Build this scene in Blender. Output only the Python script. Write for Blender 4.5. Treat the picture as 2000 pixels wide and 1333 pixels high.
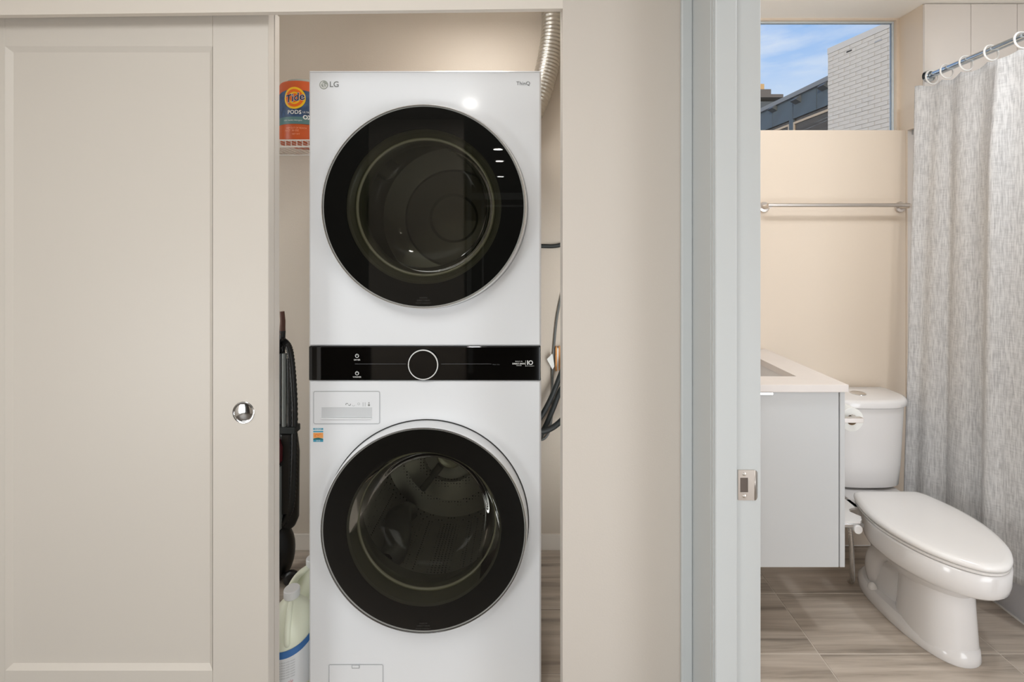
import bpy, bmesh, math, random
from mathutils import Vector, Matrix

PI = math.pi
random.seed(7)
SC = bpy.context.scene
for o in list(bpy.data.objects):
    bpy.data.objects.remove(o, do_unlink=True)
COL = SC.collection

# ------------------------------------------------------------------ camera
F, VX, VY, CH = 930.0, 1024.0, 480.0, 1.37      # focal length and vanishing point in pixels, eye height
cam = bpy.data.cameras.new('camera')
cam.sensor_fit = 'HORIZONTAL'
cam.sensor_width = 36.0
cam.lens = 36.0 * F / 2000.0
cam.shift_x = -(VX - 1000.0) / 2000.0
cam.shift_y = -(666.5 - VY) / 2000.0
cam.clip_start = 0.02
cam_o = bpy.data.objects.new('camera', cam)
cam_o.location = (0, 0, CH)
cam_o.rotation_euler = (PI / 2, 0, 0)
COL.objects.link(cam_o)
SC.camera = cam_o

# ------------------------------------------------------------------ view
SC.view_settings.view_transform = 'Standard'
SC.view_settings.look = 'None'
SC.view_settings.exposure = 0.07
SC.view_settings.gamma = 1.0
SC.view_settings.use_curve_mapping = False


def lin(c):
    r = []
    for v in c[:3]:
        v = v / 255.0
        r.append(v / 12.92 if v <= 0.04045 else ((v + 0.055) / 1.055) ** 2.4)
    return (r[0], r[1], r[2], 1.0)


# ------------------------------------------------------------------ world
w = bpy.data.worlds.new('sky')
SC.world = w
w.use_nodes = True
nt = w.node_tree
nt.nodes.clear()
wo = nt.nodes.new('ShaderNodeOutputWorld')
bg = nt.nodes.new('ShaderNodeBackground')
bg.inputs['Strength'].default_value = 0.98
tc = nt.nodes.new('ShaderNodeTexCoord')
sx = nt.nodes.new('ShaderNodeSeparateXYZ')
nt.links.new(tc.outputs['Generated'], sx.inputs[0])
rp = nt.nodes.new('ShaderNodeValToRGB')
e = rp.color_ramp.elements
e[0].position = 0.0
e[0].color = lin((232, 236, 240))
e[1].position = 1.0
e[1].color = lin((70, 135, 225))
m = e.new(0.22); m.color = lin((222, 234, 248))
m = e.new(0.40); m.color = lin((116, 176, 244))
nt.links.new(sx.outputs['Z'], rp.inputs[0])
mp = nt.nodes.new('ShaderNodeMapping')
mp.inputs['Scale'].default_value = (2.2, 2.2, 9.0)
mp.inputs['Rotation'].default_value = (0.0, 0.12, 0.3)
nt.links.new(tc.outputs['Generated'], mp.inputs[0])
nz = nt.nodes.new('ShaderNodeTexNoise')
nz.inputs['Scale'].default_value = 1.6
nz.inputs['Detail'].default_value = 6.0
nz.inputs['Roughness'].default_value = 0.6
nt.links.new(mp.outputs[0], nz.inputs['Vector'])
cr = nt.nodes.new('ShaderNodeValToRGB')
cr.color_ramp.elements[0].position = 0.47
cr.color_ramp.elements[0].color = (0, 0, 0, 1)
cr.color_ramp.elements[1].position = 0.76
cr.color_ramp.elements[1].color = (0.85, 0.85, 0.85, 1)
nt.links.new(nz.outputs[0], cr.inputs[0])
mx = nt.nodes.new('ShaderNodeMixRGB')
mx.inputs[2].default_value = lin((244, 246, 250))
nt.links.new(cr.outputs[0], mx.inputs[0])
nt.links.new(rp.outputs[0], mx.inputs[1])
nt.links.new(mx.outputs[0], bg.inputs[0])
nt.links.new(bg.outputs[0], wo.inputs[0])


# ------------------------------------------------------------------ lamps and added fill lights
def area(name, loc, rot, sx_, sy_, power, col, shape='RECTANGLE', spread=PI):
    l = bpy.data.lights.new(name, 'AREA')
    l.shape = shape
    l.size = sx_
    if shape in ('RECTANGLE', 'ELLIPSE'):
        l.size_y = sy_
    l.energy = power
    l.color = col
    l.spread = spread
    o = bpy.data.objects.new(name, l)
    o.location = loc
    o.rotation_euler = rot
    COL.objects.link(o)
    return o


HC = 2.43   # ceiling height


def aim(o, d):
    o.rotation_euler = Vector(d).to_track_quat('-Z', 'Y').to_euler()
    return o


NEU = (0.95, 0.985, 1.0)
area('hall_ceiling_fill', (-0.62, -0.12, HC - 0.022), (0, 0, 0), 1.5, 1.0, 17.5, NEU)  # added soft fill from above for the hall
area('hall_downlight_lamp', (-0.40, -0.71, HC - 0.012), (0, 0, 0), 0.09, 0.09, 8.5, (1.0, 0.97, 0.93), 'DISK')
aim(area('hall_right_fill', (0.40, -0.62, 0.46), (0, 0, 0), 0.7, 0.8, 14.5, NEU), (-0.6, 0.8, 0.0))  # unseen fill, added low on the right to brighten the machine front
aim(area('hall_left_fill', (-2.25, -0.85, 0.62), (0, 0, 0), 1.0, 1.0, 24.5, NEU), (0.78, 0.62, 0.0))  # added fill from the left, no fixture there
aim(area('closet_strip_fill', (0.36, 1.31, 0.92), (0, 0, 0), 0.05, 1.3, 2.2, NEU, spread=1.75), (-0.25, 0.97, 0.0))  # hidden fill added to brighten the back wall right of the tower
aim(area('closet_strip_fill', (-1.75, 1.38, 1.15), (0, 0, 0), 0.05, 2.0, 7.0, NEU), (0.6, 0.8, 0.0))  # second hidden closet fill, added behind the sliding doors
area('closet_ceiling_lamp', (-0.21, 1.66, HC - 0.045), (0, 0, 0), 0.30, 0.30, 4.6, (1.0, 0.98, 0.95), 'DISK')
for (dx, dy) in ((-0.272, -2.43), (-0.29, -3.16), (-0.34, -4.48)):
    area('far_downlight_lamp', (dx, dy, HC - 0.012), (0, 0, 0), 0.10, 0.10, 1.3, (1.0, 0.95, 0.9), 'DISK')
area('bathroom_ceiling_lamp', (0.95, 1.32, HC - 0.055), (0, 0, 0), 0.26, 0.26, 3.0, (0.93, 0.985, 1.05), 'DISK')
area('bathroom_top_fill', (1.45, 1.12, HC - 0.012), (0, 0, 0), 0.20, 0.20, 8.0, (0.93, 0.985, 1.05), 'DISK')  # added top fill for the toilet and floor, no fixture
aim(area('bathroom_wall_fill', (1.80, -0.36, 0.90), (0, 0, 0), 1.0, 1.5, 24.5, (0.93, 0.985, 1.05)), (-0.17, 1, 0.06))  # added front fill for the bathroom, out of view
vl = bpy.data.lights.new('vanity_sconce_lamp', 'POINT')
vl.energy = 3.2
vl.color = (0.97, 0.985, 0.99)
vl.shadow_soft_size = 0.07
vl_o = bpy.data.objects.new('vanity_sconce_lamp', vl)
vl_o.location = (0.80, 1.46, 2.08)
COL.objects.link(vl_o)
sun = bpy.data.lights.new('low_sun', 'SUN')
sun.energy = 2.2
sun.angle = math.radians(1.0)
sun.color = (1.0, 0.80, 0.58)
sun_o = bpy.data.objects.new('low_sun', sun)
COL.objects.link(sun_o)
aim(sun_o, (0.50, 0.80, -0.33))


# ------------------------------------------------------------------ materials
def _bsdf(name):
    m = bpy.data.materials.new(name)
    m.use_nodes = True
    return m, m.node_tree, m.node_tree.nodes['Principled BSDF']


def mat(name, rgb, rough=0.5, metal=0.0, spec=0.5, bump=None, var=None, coat=0.0, emit=0.0):
    """rgb sRGB 0-255; bump=(scale, strength, distance); var=(scale, amount)"""
    m, t, b = _bsdf(name)
    c = lin(rgb)
    b.inputs['Base Color'].default_value = c
    b.inputs['Roughness'].default_value = rough
    b.inputs['Metallic'].default_value = metal
    b.inputs['Specular IOR Level'].default_value = spec
    b.inputs['Coat Weight'].default_value = coat
    if emit:
        b.inputs['Emission Color'].default_value = c
        b.inputs['Emission Strength'].default_value = emit
    if bump or var:
        co = t.nodes.new('ShaderNodeTexCoord')
    if bump:
        n = t.nodes.new('ShaderNodeTexNoise')
        n.inputs['Scale'].default_value = bump[0]
        n.inputs['Detail'].default_value = 3.0
        t.links.new(co.outputs['Object'], n.inputs['Vector'])
        bp = t.nodes.new('ShaderNodeBump')
        bp.inputs['Strength'].default_value = bump[1]
        bp.inputs['Distance'].default_value = bump[2]
        t.links.new(n.outputs[0], bp.inputs['Height'])
        t.links.new(bp.outputs[0], b.inputs['Normal'])
    if var:
        n2 = t.nodes.new('ShaderNodeTexNoise')
        n2.inputs['Scale'].default_value = var[0]
        n2.inputs['Detail'].default_value = 4.0
        t.links.new(co.outputs['Object'], n2.inputs['Vector'])
        r = t.nodes.new('ShaderNodeValToRGB')
        k = var[1]
        r.color_ramp.elements[0].position = 0.3
        r.color_ramp.elements[1].position = 0.7
        r.color_ramp.elements[0].color = tuple(x * (1 - k) for x in c[:3]) + (1,)
        r.color_ramp.elements[1].color = tuple(min(1, x * (1 + k)) for x in c[:3]) + (1,)
        t.links.new(n2.outputs[0], r.inputs[0])
        t.links.new(r.outputs[0], b.inputs['Base Color'])
    return m


def glass(name, tint, ior=1.5, rough=0.0):
    m = bpy.data.materials.new(name)
    m.use_nodes = True
    t = m.node_tree
    t.nodes.clear()
    o = t.nodes.new('ShaderNodeOutputMaterial')
    tr = t.nodes.new('ShaderNodeBsdfTransparent')
    tr.inputs[0].default_value = (tint[0], tint[1], tint[2], 1)
    gl = t.nodes.new('ShaderNodeBsdfGlossy')
    gl.inputs['Roughness'].default_value = rough
    fr = t.nodes.new('ShaderNodeFresnel')
    fr.inputs['IOR'].default_value = ior
    mxs = t.nodes.new('ShaderNodeMixShader')
    t.links.new(fr.outputs[0], mxs.inputs[0])
    t.links.new(tr.outputs[0], mxs.inputs[1])
    t.links.new(gl.outputs[0], mxs.inputs[2])
    t.links.new(mxs.outputs[0], o.inputs[0])
    return m


def wood_tile(name):
    m, t, b = _bsdf(name)
    co = t.nodes.new('ShaderNodeTexCoord')
    oi = t.nodes.new('ShaderNodeObjectInfo')
    ad = t.nodes.new('ShaderNodeVectorMath'); ad.operation = 'ADD'
    cb = t.nodes.new('ShaderNodeCombineXYZ')
    ml = t.nodes.new('ShaderNodeMath'); ml.operation = 'MULTIPLY'; ml.inputs[1].default_value = 37.0
    t.links.new(oi.outputs['Random'], ml.inputs[0])
    for i in range(3):
        t.links.new(ml.outputs[0], cb.inputs[i])
    mpn = t.nodes.new('ShaderNodeMapping')
    mpn.inputs['Scale'].default_value = (1.3, 26.0, 1.0)
    t.links.new(co.outputs['Object'], mpn.inputs[0])
    t.links.new(mpn.outputs[0], ad.inputs[0])
    t.links.new(cb.outputs[0], ad.inputs[1])
    n1 = t.nodes.new('ShaderNodeTexNoise')
    n1.inputs['Scale'].default_value = 1.0
    n1.inputs['Detail'].default_value = 5.0
    n1.inputs['Roughness'].default_value = 0.62
    n1.inputs['Distortion'].default_value = 0.35
    t.links.new(ad.outputs[0], n1.inputs['Vector'])
    r = t.nodes.new('ShaderNodeValToRGB')
    el = r.color_ramp.elements
    el[0].position = 0.30; el[0].color = lin((136, 126, 115))
    el[1].position = 0.72; el[1].color = lin((212, 200, 186))
    q = el.new(0.45); q.color = lin((180, 167, 153))
    q = el.new(0.56); q.color = lin((195, 182, 168))
    t.links.new(n1.outputs[0], r.inputs[0])
    t.links.new(r.outputs[0], b.inputs['Base Color'])
    b.inputs['Roughness'].default_value = 0.30
    b.inputs['Specular IOR Level'].default_value = 0.35
    return m


def linen(name):
    m, t, b = _bsdf(name)
    co = t.nodes.new('ShaderNodeTexCoord')
    outs = []
    for sc in ((260.0, 260.0, 22.0), (40.0, 40.0, 420.0)):
        mpn = t.nodes.new('ShaderNodeMapping')
        mpn.inputs['Scale'].default_value = sc
        t.links.new(co.outputs['Object'], mpn.inputs[0])
        n1 = t.nodes.new('ShaderNodeTexNoise')
        n1.inputs['Scale'].default_value = 1.0
        n1.inputs['Detail'].default_value = 3.0
        t.links.new(mpn.outputs[0], n1.inputs['Vector'])
        outs.append(n1)
    a = t.nodes.new('ShaderNodeMath'); a.operation = 'MULTIPLY_ADD'
    a.inputs[1].default_value = 0.68
    t.links.new(outs[0].outputs[0], a.inputs[0])
    c = t.nodes.new('ShaderNodeMath'); c.operation = 'MULTIPLY'; c.inputs[1].default_value = 0.32
    t.links.new(outs[1].outputs[0], c.inputs[0])
    t.links.new(c.outputs[0], a.inputs[2])
    r = t.nodes.new('ShaderNodeValToRGB')
    r.color_ramp.elements[0].position = 0.34; r.color_ramp.elements[0].color = lin((173, 172, 172))
    r.color_ramp.elements[1].position = 0.60; r.color_ramp.elements[1].color = lin((214, 213, 212))
    t.links.new(a.outputs[0], r.inputs[0])
    t.links.new(r.outputs[0], b.inputs['Base Color'])
    bp = t.nodes.new('ShaderNodeBump')
    bp.inputs['Strength'].default_value = 0.25
    bp.inputs['Distance'].default_value = 0.001
    t.links.new(a.outputs[0], bp.inputs['Height'])
    t.links.new(bp.outputs[0], b.inputs['Normal'])
    b.inputs['Roughness'].default_value = 0.95
    b.inputs['Specular IOR Level'].default_value = 0.1
    return m


def drum_steel(name):
    m, t, b = _bsdf(name)
    b.inputs['Metallic'].default_value = 0.85
    b.inputs['Roughness'].default_value = 0.38
    co = t.nodes.new('ShaderNodeTexCoord')
    v = t.nodes.new('ShaderNodeTexVoronoi')
    v.inputs['Scale'].default_value = 85.0
    v.inputs['Randomness'].default_value = 0.15
    t.links.new(co.outputs['Object'], v.inputs['Vector'])
    r = t.nodes.new('ShaderNodeValToRGB')
    r.color_ramp.elements[0].position = 0.18; r.color_ramp.elements[0].color = (0.02, 0.02, 0.02, 1)
    r.color_ramp.elements[1].position = 0.26; r.color_ramp.elements[1].color = lin((188, 186, 182))
    t.links.new(v.outputs['Distance'], r.inputs[0])
    t.links.new(r.outputs[0], b.inputs['Base Color'])
    return m


M = {}
M['wall'] = mat('beige_paint', (210, 201, 191), 0.55, bump=(220, 0.16, 0.0012))
M['closet_wall'] = mat('closet_paint', (203, 191, 176), 0.5, bump=(190, 0.35, 0.0015))
M['bath_wall'] = mat('cream_paint', (224, 209, 191), 0.45, bump=(160, 0.08, 0.001))
M['bath_ceiling'] = mat('bath_ceiling_paint', (247, 241, 231), 0.6)
M['ceiling'] = mat('ceiling_paint', (232, 228, 220), 0.7)
M['trim'] = mat('grey_white_trim', (203, 206, 206), 0.35)
M['header'] = mat('header_paint', (226, 217, 206), 0.5)
M['door'] = mat('door_paint', (213, 205, 195), 0.42, bump=(60, 0.05, 0.001))
M['far_wall'] = mat('far_room_dim_tone', (88, 78, 68), 0.7)
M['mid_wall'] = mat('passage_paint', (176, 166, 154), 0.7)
M['far_dark'] = mat('dark_room_dim_tone', (40, 38, 36), 0.8)
M['enamel'] = mat('white_enamel', (232, 233, 235), 0.3, spec=0.4, coat=0.18)
M['enamel'].node_tree.nodes['Principled BSDF'].inputs['Coat Roughness'].default_value = 0.10
M['plastic_w'] = mat('white_plastic', (230, 231, 233), 0.3)
M['groove'] = mat('shadow_gap_grey', (172, 174, 176), 0.5)
M['gapdark'] = mat('gap_shade_dark', (42, 42, 42), 0.6)
M['black_gloss'] = mat('black_gloss', (9, 8, 7), 0.04, spec=0.55)
M['black_ring'] = mat('black_ceramic_print', (6, 6, 5), 0.5, spec=0.2)
M['tint'] = glass('tinted_door_glass', (0.60, 0.595, 0.57), 1.45)
M['bowl_glass'] = glass('inner_bowl_glass', (0.86, 0.87, 0.80), 1.22)
M['pane'] = glass('window_glass', (0.97, 0.98, 0.98), 1.35)
M['chrome'] = mat('chrome', (225, 225, 225), 0.08, 1.0)
M['nickel'] = mat('satin_nickel', (212, 206, 200), 0.32, 1.0)
M['silver'] = mat('silver_trim', (205, 205, 205), 0.2, 1.0)
M['gasket'] = mat('olive_grey_gasket', (74, 73, 62), 0.28)
M['lip'] = mat('pale_gasket_lip', (128, 126, 106), 0.18)
M['drum'] = drum_steel('perforated_drum_steel')
M['drum_plain'] = mat('dryer_drum_steel', (150, 148, 140), 0.42, 0.6)
M['lifter'] = mat('dark_grey_lifter', (92, 92, 90), 0.35)
M['hub'] = mat('drum_hub', (196, 194, 176), 0.35, 0.3)
M['print_grey'] = mat('grey_print', (128, 130, 128), 0.5)
M['print_lgrey'] = mat('light_grey_print', (178, 180, 180), 0.5)
M['print_dark'] = mat('dark_print', (88, 90, 92), 0.5)
M['print_white'] = mat('white_print', (235, 235, 232), 0.5)
M['print_dim'] = mat('dim_print', (62, 60, 56), 0.5)
M['logo_face'] = mat('logo_face_print', (162, 166, 158), 0.4)
M['duct'] = mat('foil_duct', (200, 196, 188), 0.30, 1.0)
M['rubber'] = mat('black_rubber', (36, 40, 40), 0.5)
M['cable_grey'] = mat('grey_cable', (112, 114, 112), 0.5)
M['paper'] = mat('white_paper', (236, 236, 232), 0.8)
M['brass_orange'] = mat('orange_strip', (214, 150, 84), 0.5)
M['wire'] = mat('white_wire_coating', (226, 220, 212), 0.4)
M['tub_orange'] = mat('orange_plastic', (206, 92, 44), 0.35)
M['tub_clear'] = mat('grey_clear_lid', (176, 182, 174), 0.25)
M['lab_blue'] = mat('label_blue', (58, 82, 116), 0.4, var=(40, 0.45))
M['lab_teal'] = mat('label_teal', (92, 128, 128), 0.4)
M['lab_yellow'] = mat('label_yellow', (244, 196, 40), 0.4)
M['lab_orange'] = mat('label_orange', (236, 110, 30), 0.4)
M['lab_navy'] = mat('label_navy', (22, 26, 74), 0.4)
M['vac_black'] = mat('vacuum_black', (17, 16, 15), 0.35)
M['vac_red'] = mat('vacuum_maroon', (92, 30, 36), 0.3)
M['vac_grey'] = mat('vacuum_grey', (128, 132, 130), 0.3)
M['vac_brown'] = mat('vacuum_brown_grip', (92, 58, 46), 0.4)
M['jug'] = mat('milky_jug_plastic', (240, 243, 222), 0.35)
M['cap'] = mat('white_cap', (240, 240, 240), 0.4)
M['jug_blue'] = mat('jug_label_blue', (66, 118, 182), 0.5)
M['jug_label'] = mat('jug_label_white', (236, 238, 240), 0.5)
M['st_blue'] = mat('sticker_blue', (70, 158, 186), 0.5)
M['st_orange'] = mat('sticker_orange', (242, 166, 96), 0.5)
M['st_green'] = mat('sticker_green', (44, 104, 104), 0.5)
M['tile'] = wood_tile('wood_look_tile')
M['grout'] = mat('beige_grout', (216, 206, 194), 0.85)
M['ceramic'] = mat('white_ceramic', (228, 225, 223), 0.12, spec=0.5)
M['seat'] = mat('white_seat_plastic', (236, 233, 230), 0.2)
M['vanity'] = mat('pale_grey_lacquer', (200, 202, 203), 0.35)
M['quartz'] = mat('white_quartz', (222, 215, 210), 0.3, var=(9, 0.03))
M['curtain'] = linen('grey_linen')
M['rod'] = mat('steel_rod', (196, 204, 210), 0.15, 1.0)
M['ring'] = mat('white_ring_plastic', (238, 236, 232), 0.35)
M['shower_panel'] = mat('grey_shower_panel', (226, 219, 212), 0.3)
M['curb'] = mat('grey_curb', (204, 203, 206), 0.3)
M['alu'] = mat('grey_window_alu', (206, 213, 216), 0.4)
M['brick'] = mat('painted_brick', (205, 201, 192), 0.85, bump=(60, 0.4, 0.004), var=(3.0, 0.06))
M['mortar'] = mat('painted_mortar', (190, 186, 178), 0.9)
M['coping'] = mat('pale_coping', (206, 204, 198), 0.8)
M['slate'] = mat('dark_slate_cladding', (74, 90, 100), 0.6, var=(2.0, 0.15))
M['slate_cap'] = mat('grey_metal_coping', (128, 132, 134), 0.5)
M['hood'] = mat('vent_hood_grey', (86, 92, 94), 0.5)
M['shopglass'] = mat('dark_shop_glass', (52, 44, 38), 0.15)
M['tanframe'] = mat('pale_window_frame', (196, 178, 152), 0.6)
M['stucco'] = mat('tan_stucco', (214, 176, 120), 0.8)
M['rooftile'] = mat('grey_roof', (110, 104, 98), 0.8)
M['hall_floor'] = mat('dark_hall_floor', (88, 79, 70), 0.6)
M['lampglow'] = mat('lamp_diffuser', (255, 244, 226), 0.5, emit=3.0)


# ------------------------------------------------------------------ mesh helpers
WORLD = {}


class MB:
    def __init__(self):
        self.bm = bmesh.new()
        self.boxy = False

    def _add(self, verts, faces):
        vs = [self.bm.verts.new(v) for v in verts]
        for f in faces:
            try:
                self.bm.faces.new([vs[i] for i in f])
            except ValueError:
                pass
        return vs

    def box(self, x0, x1, y0, y1, z0, z1, bev=0.0, seg=2):
        self.boxy = True
        t = bmesh.new()
        vs = [t.verts.new(p) for p in ((x0, y0, z0), (x1, y0, z0), (x1, y1, z0), (x0, y1, z0),
                                       (x0, y0, z1), (x1, y0, z1), (x1, y1, z1), (x0, y1, z1))]
        for f in ((3, 2, 1, 0), (4, 5, 6, 7), (0, 1, 5, 4), (1, 2, 6, 5), (2, 3, 7, 6), (3, 0, 4, 7)):
            t.faces.new([vs[i] for i in f])
        if bev > 0:
            bmesh.ops.bevel(t, geom=list(t.edges), offset=bev, segments=seg, affect='EDGES', profile=0.5)
        me = bpy.data.meshes.new('tmp')
        t.to_mesh(me)
        t.free()
        self.bm.from_mesh(me)
        bpy.data.meshes.remove(me)
        return self

    def obox(self, origin, ux, uy, uz, a, b, c):
        """oriented box: ranges a,b,c along unit vectors from origin"""
        o = Vector(origin); ux = Vector(ux); uy = Vector(uy); uz = Vector(uz)
        P = []
        for zc in c:
            for (i, j) in ((0, 0), (1, 0), (1, 1), (0, 1)):
                P.append(o + ux * a[i] + uy * b[j] + uz * zc)
        self._add(P, ((3, 2, 1, 0), (4, 5, 6, 7), (0, 1, 5, 4), (1, 2, 6, 5), (2, 3, 7, 6), (3, 0, 4, 7)))
        return self

    def lathe(self, prof, origin, axis='Z', n=48, cap0=False, cap1=False, sx=1.0, sy=1.0):
        """prof list of (r, h). axis 'Y': h is along +Y from origin; 'Z' along +Z; 'X' along +X"""
        ox, oy, oz = origin
        V = []
        for (r, h) in prof:
            for i in range(n):
                a = 2 * PI * i / n
                c, s = r * math.cos(a) * sx, r * math.sin(a) * sy
                if axis == 'Z':
                    V.append((ox + c, oy + s, oz + h))
                elif axis == 'Y':
                    V.append((ox + c, oy + h, oz + s))
                else:
                    V.append((ox + h, oy + c, oz + s))
        Fc = []
        k = len(prof)
        for j in range(k - 1):
            for i in range(n):
                i2 = (i + 1) % n
                Fc.append((j * n + i, j * n + i2, (j + 1) * n + i2, (j + 1) * n + i))
        if cap0:
            Fc.append(tuple(range(n)))
        if cap1:
            Fc.append(tuple((k - 1) * n + i for i in range(n)))
        self._add(V, Fc)
        return self

    def tube(self, pts, r, n=10, closed=False, caps=True):
        pts = [Vector(p) for p in pts]
        k = len(pts)
        rr = r if isinstance(r, (list, tuple)) else [r] * k
        V = []
        up = None
        for i, p in enumerate(pts):
            if closed:
                t = (pts[(i + 1) % k] - pts[i - 1])
            else:
                t = pts[min(i + 1, k - 1)] - pts[max(i - 1, 0)]
            t.normalize()
            if up is None:
                up = Vector((0, 0, 1)) if abs(t.z) < 0.9 else Vector((1, 0, 0))
            s = t.cross(up)
            if s.length < 1e-6:
                s = t.orthogonal()
            s.normalize()
            up = s.cross(t).normalized()
            for j in range(n):
                a = 2 * PI * j / n
                V.append(p + s * (rr[i] * math.cos(a)) + up * (rr[i] * math.sin(a)))
        Fc = []
        for i in range(k if closed else k - 1):
            i2 = (i + 1) % k
            for j in range(n):
                j2 = (j + 1) % n
                Fc.append((i * n + j, i * n + j2, i2 * n + j2, i2 * n + j))
        if caps and not closed:
            Fc.append(tuple(range(n)))
            Fc.append(tuple((k - 1) * n + j for j in range(n)))
        self._add(V, Fc)
        return self

    def loft(self, secs, cap0=True, cap1=True, closed=True):
        n = len(secs[0])
        V = [p for s in secs for p in s]
        Fc = []
        for j in range(len(secs) - 1):
            for i in range(n if closed else n - 1):
                i2 = (i + 1) % n
                Fc.append((j * n + i, j * n + i2, (j + 1) * n + i2, (j + 1) * n + i))
        if cap0:
            Fc.append(tuple(range(n)))
        if cap1:
            Fc.append(tuple((len(secs) - 1) * n + i for i in range(n)))
        self._add(V, Fc)
        return self

    def grid(self, rows):
        n = len(rows[0])
        V = [p for r in rows for p in r]
        Fc = []
        for j in range(len(rows) - 1):
            for i in range(n - 1):
                Fc.append((j * n + i, j * n + i + 1, (j + 1) * n + i + 1, (j + 1) * n + i))
        self._add(V, Fc)
        return self

    def ball(self, c, rx, ry, rz, n=20, mrow=12, top_only=False):
        rows = []
        a0 = 0.0 if top_only else -PI / 2
        for j in range(mrow + 1):
            f = a0 + (PI / 2 - a0) * j / mrow
            rows.append([(c[0] + rx * math.cos(f) * math.cos(2 * PI * i / n), c[1] + ry * math.cos(f) * math.sin(2 * PI * i / n),
                          c[2] + rz * math.sin(f)) for i in range(n)])
        self.loft(rows, cap0=True, cap1=False)
        return self

    def mesh(self, me, fn=None):
        base = len(self.bm.verts)
        self.bm.from_mesh(me)
        if fn:
            self.bm.verts.ensure_lookup_table()
            for v in self.bm.verts[base:]:
                v.co = Vector(fn(v.co))
        return self

    def build(self, name, material, parent=None, origin=None, smooth=35.0, solid=0.0, flip=True):
        bm = self.bm
        bmesh.ops.remove_doubles(bm, verts=list(bm.verts), dist=1e-6)
        if flip:
            bmesh.ops.recalc_face_normals(bm, faces=list(bm.faces))
        if origin is None:
            bb0 = Vector((1e9,) * 3); bb1 = Vector((-1e9,) * 3)
            for v in bm.verts:
                for i in range(3):
                    bb0[i] = min(bb0[i], v.co[i]); bb1[i] = max(bb1[i], v.co[i])
            origin = (bb0 + bb1) / 2
            if parent is None:
                origin.z = bb0.z
        origin = Vector(origin)
        for v in bm.verts:
            v.co -= origin
        me = bpy.data.meshes.new(name)
        bm.to_mesh(me)
        bm.free()
        me.materials.append(M[material] if isinstance(material, str) else material)
        if smooth:
            for p in me.polygons:
                p.use_smooth = True
            me.set_sharp_from_angle(angle=math.radians(min(smooth, 14.0) if self.boxy else smooth))
        o = bpy.data.objects.new(name, me)
        COL.objects.link(o)
        WORLD[o] = origin
        if parent is not None:
            o.parent = parent
            o.location = origin - WORLD[parent]
        else:
            o.location = origin
        if solid:
            md = o.modifiers.new('thickness', 'SOLIDIFY')
            md.thickness = solid
            md.offset = 0
        return o


def thing(name, label, cat, loc, group=None):
    o = bpy.data.objects.new(name, None)
    o.empty_display_size = 0.05
    COL.objects.link(o)
    o.location = loc
    WORLD[o] = Vector(loc)
    tag(o, label, cat, group)
    return o


def tag(o, label, cat, group=None):
    o['label'] = label
    o['category'] = cat
    if group:
        o['group'] = group
    return o


def struct(o):
    o['kind'] = 'structure'
    return o


def sbox(name, mt, *a, bev=0.0, parent=None):
    o = MB().box(*a, bev=bev).build(name, mt, parent)
    if parent is None:
        struct(o)
    return o


def text_me(s, size, align='CENTER', shear=0.0, ext=0.0, spacing=1.0, bold=0.0):
    c = bpy.data.curves.new('t', 'FONT')
    c.body = s
    c.size = size
    c.align_x = align
    c.align_y = 'CENTER'
    c.shear = shear
    c.extrude = ext
    c.space_character = spacing
    c.offset = bold
    c.resolution_u = 4
    o = bpy.data.objects.new('t', c)
    COL.objects.link(o)
    dg = bpy.context.evaluated_depsgraph_get()
    me = bpy.data.meshes.new_from_object(o.evaluated_get(dg))
    bpy.data.objects.remove(o)
    bpy.data.curves.remove(c)
    return me


def X_(px, Y):
    return (px - VX) / F * Y


def Z_(py, Y):
    return CH + (VY - py) / F * Y


# =================================================================== STRUCTURE
Y_W, Y_WB = 1.20, 1.28            # hall wall front / back
Y_CB = 2.150                      # closet back wall
OP_R = X_(1099, Y_W)              # right edge of the closet opening
OP_L = -1.56
H_OP = Z_(18, Y_W)                # underside of the header
X_PH, X_PB = 0.436, 0.528         # cross wall between hall and bathroom
Y_J = 1.063                       # far jamb of the bathroom doorway
XL = -2.35

# closet and hall walls
sbox('wall_right', 'wall', OP_R, X_PH, Y_W, Y_WB, 0, HC, bev=0.0)
sbox('wall_left', 'wall', XL, OP_L, Y_W, Y_WB, 0, HC)
# header above the sliding doors (hangs a little out of level, as in the photograph)
hd = MB()
zl, zr = Z_(31.5, Y_W) , Z_(16.5, Y_W)
hd._add([(OP_L, Y_W, zl), (OP_R, Y_W, zr), (OP_R, Y_W + 0.016, zr), (OP_L, Y_W + 0.016, zl),
         (OP_L, Y_W, HC), (OP_R, Y_W, HC), (OP_R, Y_W + 0.016, HC), (OP_L, Y_W + 0.016, HC)],
        ((3, 2, 1, 0), (4, 5, 6, 7), (0, 1, 5, 4), (1, 2, 6, 5), (2, 3, 7, 6), (3, 0, 4, 7)))
struct(hd.build('wall_front', 'header', smooth=0))
sbox('trim_1', 'silver', OP_L, OP_R - 0.001, Y_W + 0.020, Y_WB + 0.05, H_OP + 0.080, H_OP + 0.105)
sbox('wall_closet_header', 'wall', OP_L, OP_R, Y_W + 0.020, Y_WB, H_OP + 0.106, HC)
sbox('wall_closet_back', 'closet_wall', XL, 0.40, Y_CB, Y_CB + 0.08, 0, HC)
sbox('wall_closet_right', 'closet_wall', 0.40, X_PH, Y_WB, Y_CB + 0.08, 0, HC)
sbox('wall_closet_left', 'closet_wall', XL - 0.05, XL, Y_WB, Y_CB + 0.08, 0, HC)
sbox('baseboard_back', 'header', XL, 0.40, Y_CB - 0.012, Y_CB, 0.0, 0.072, bev=0.002)
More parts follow.
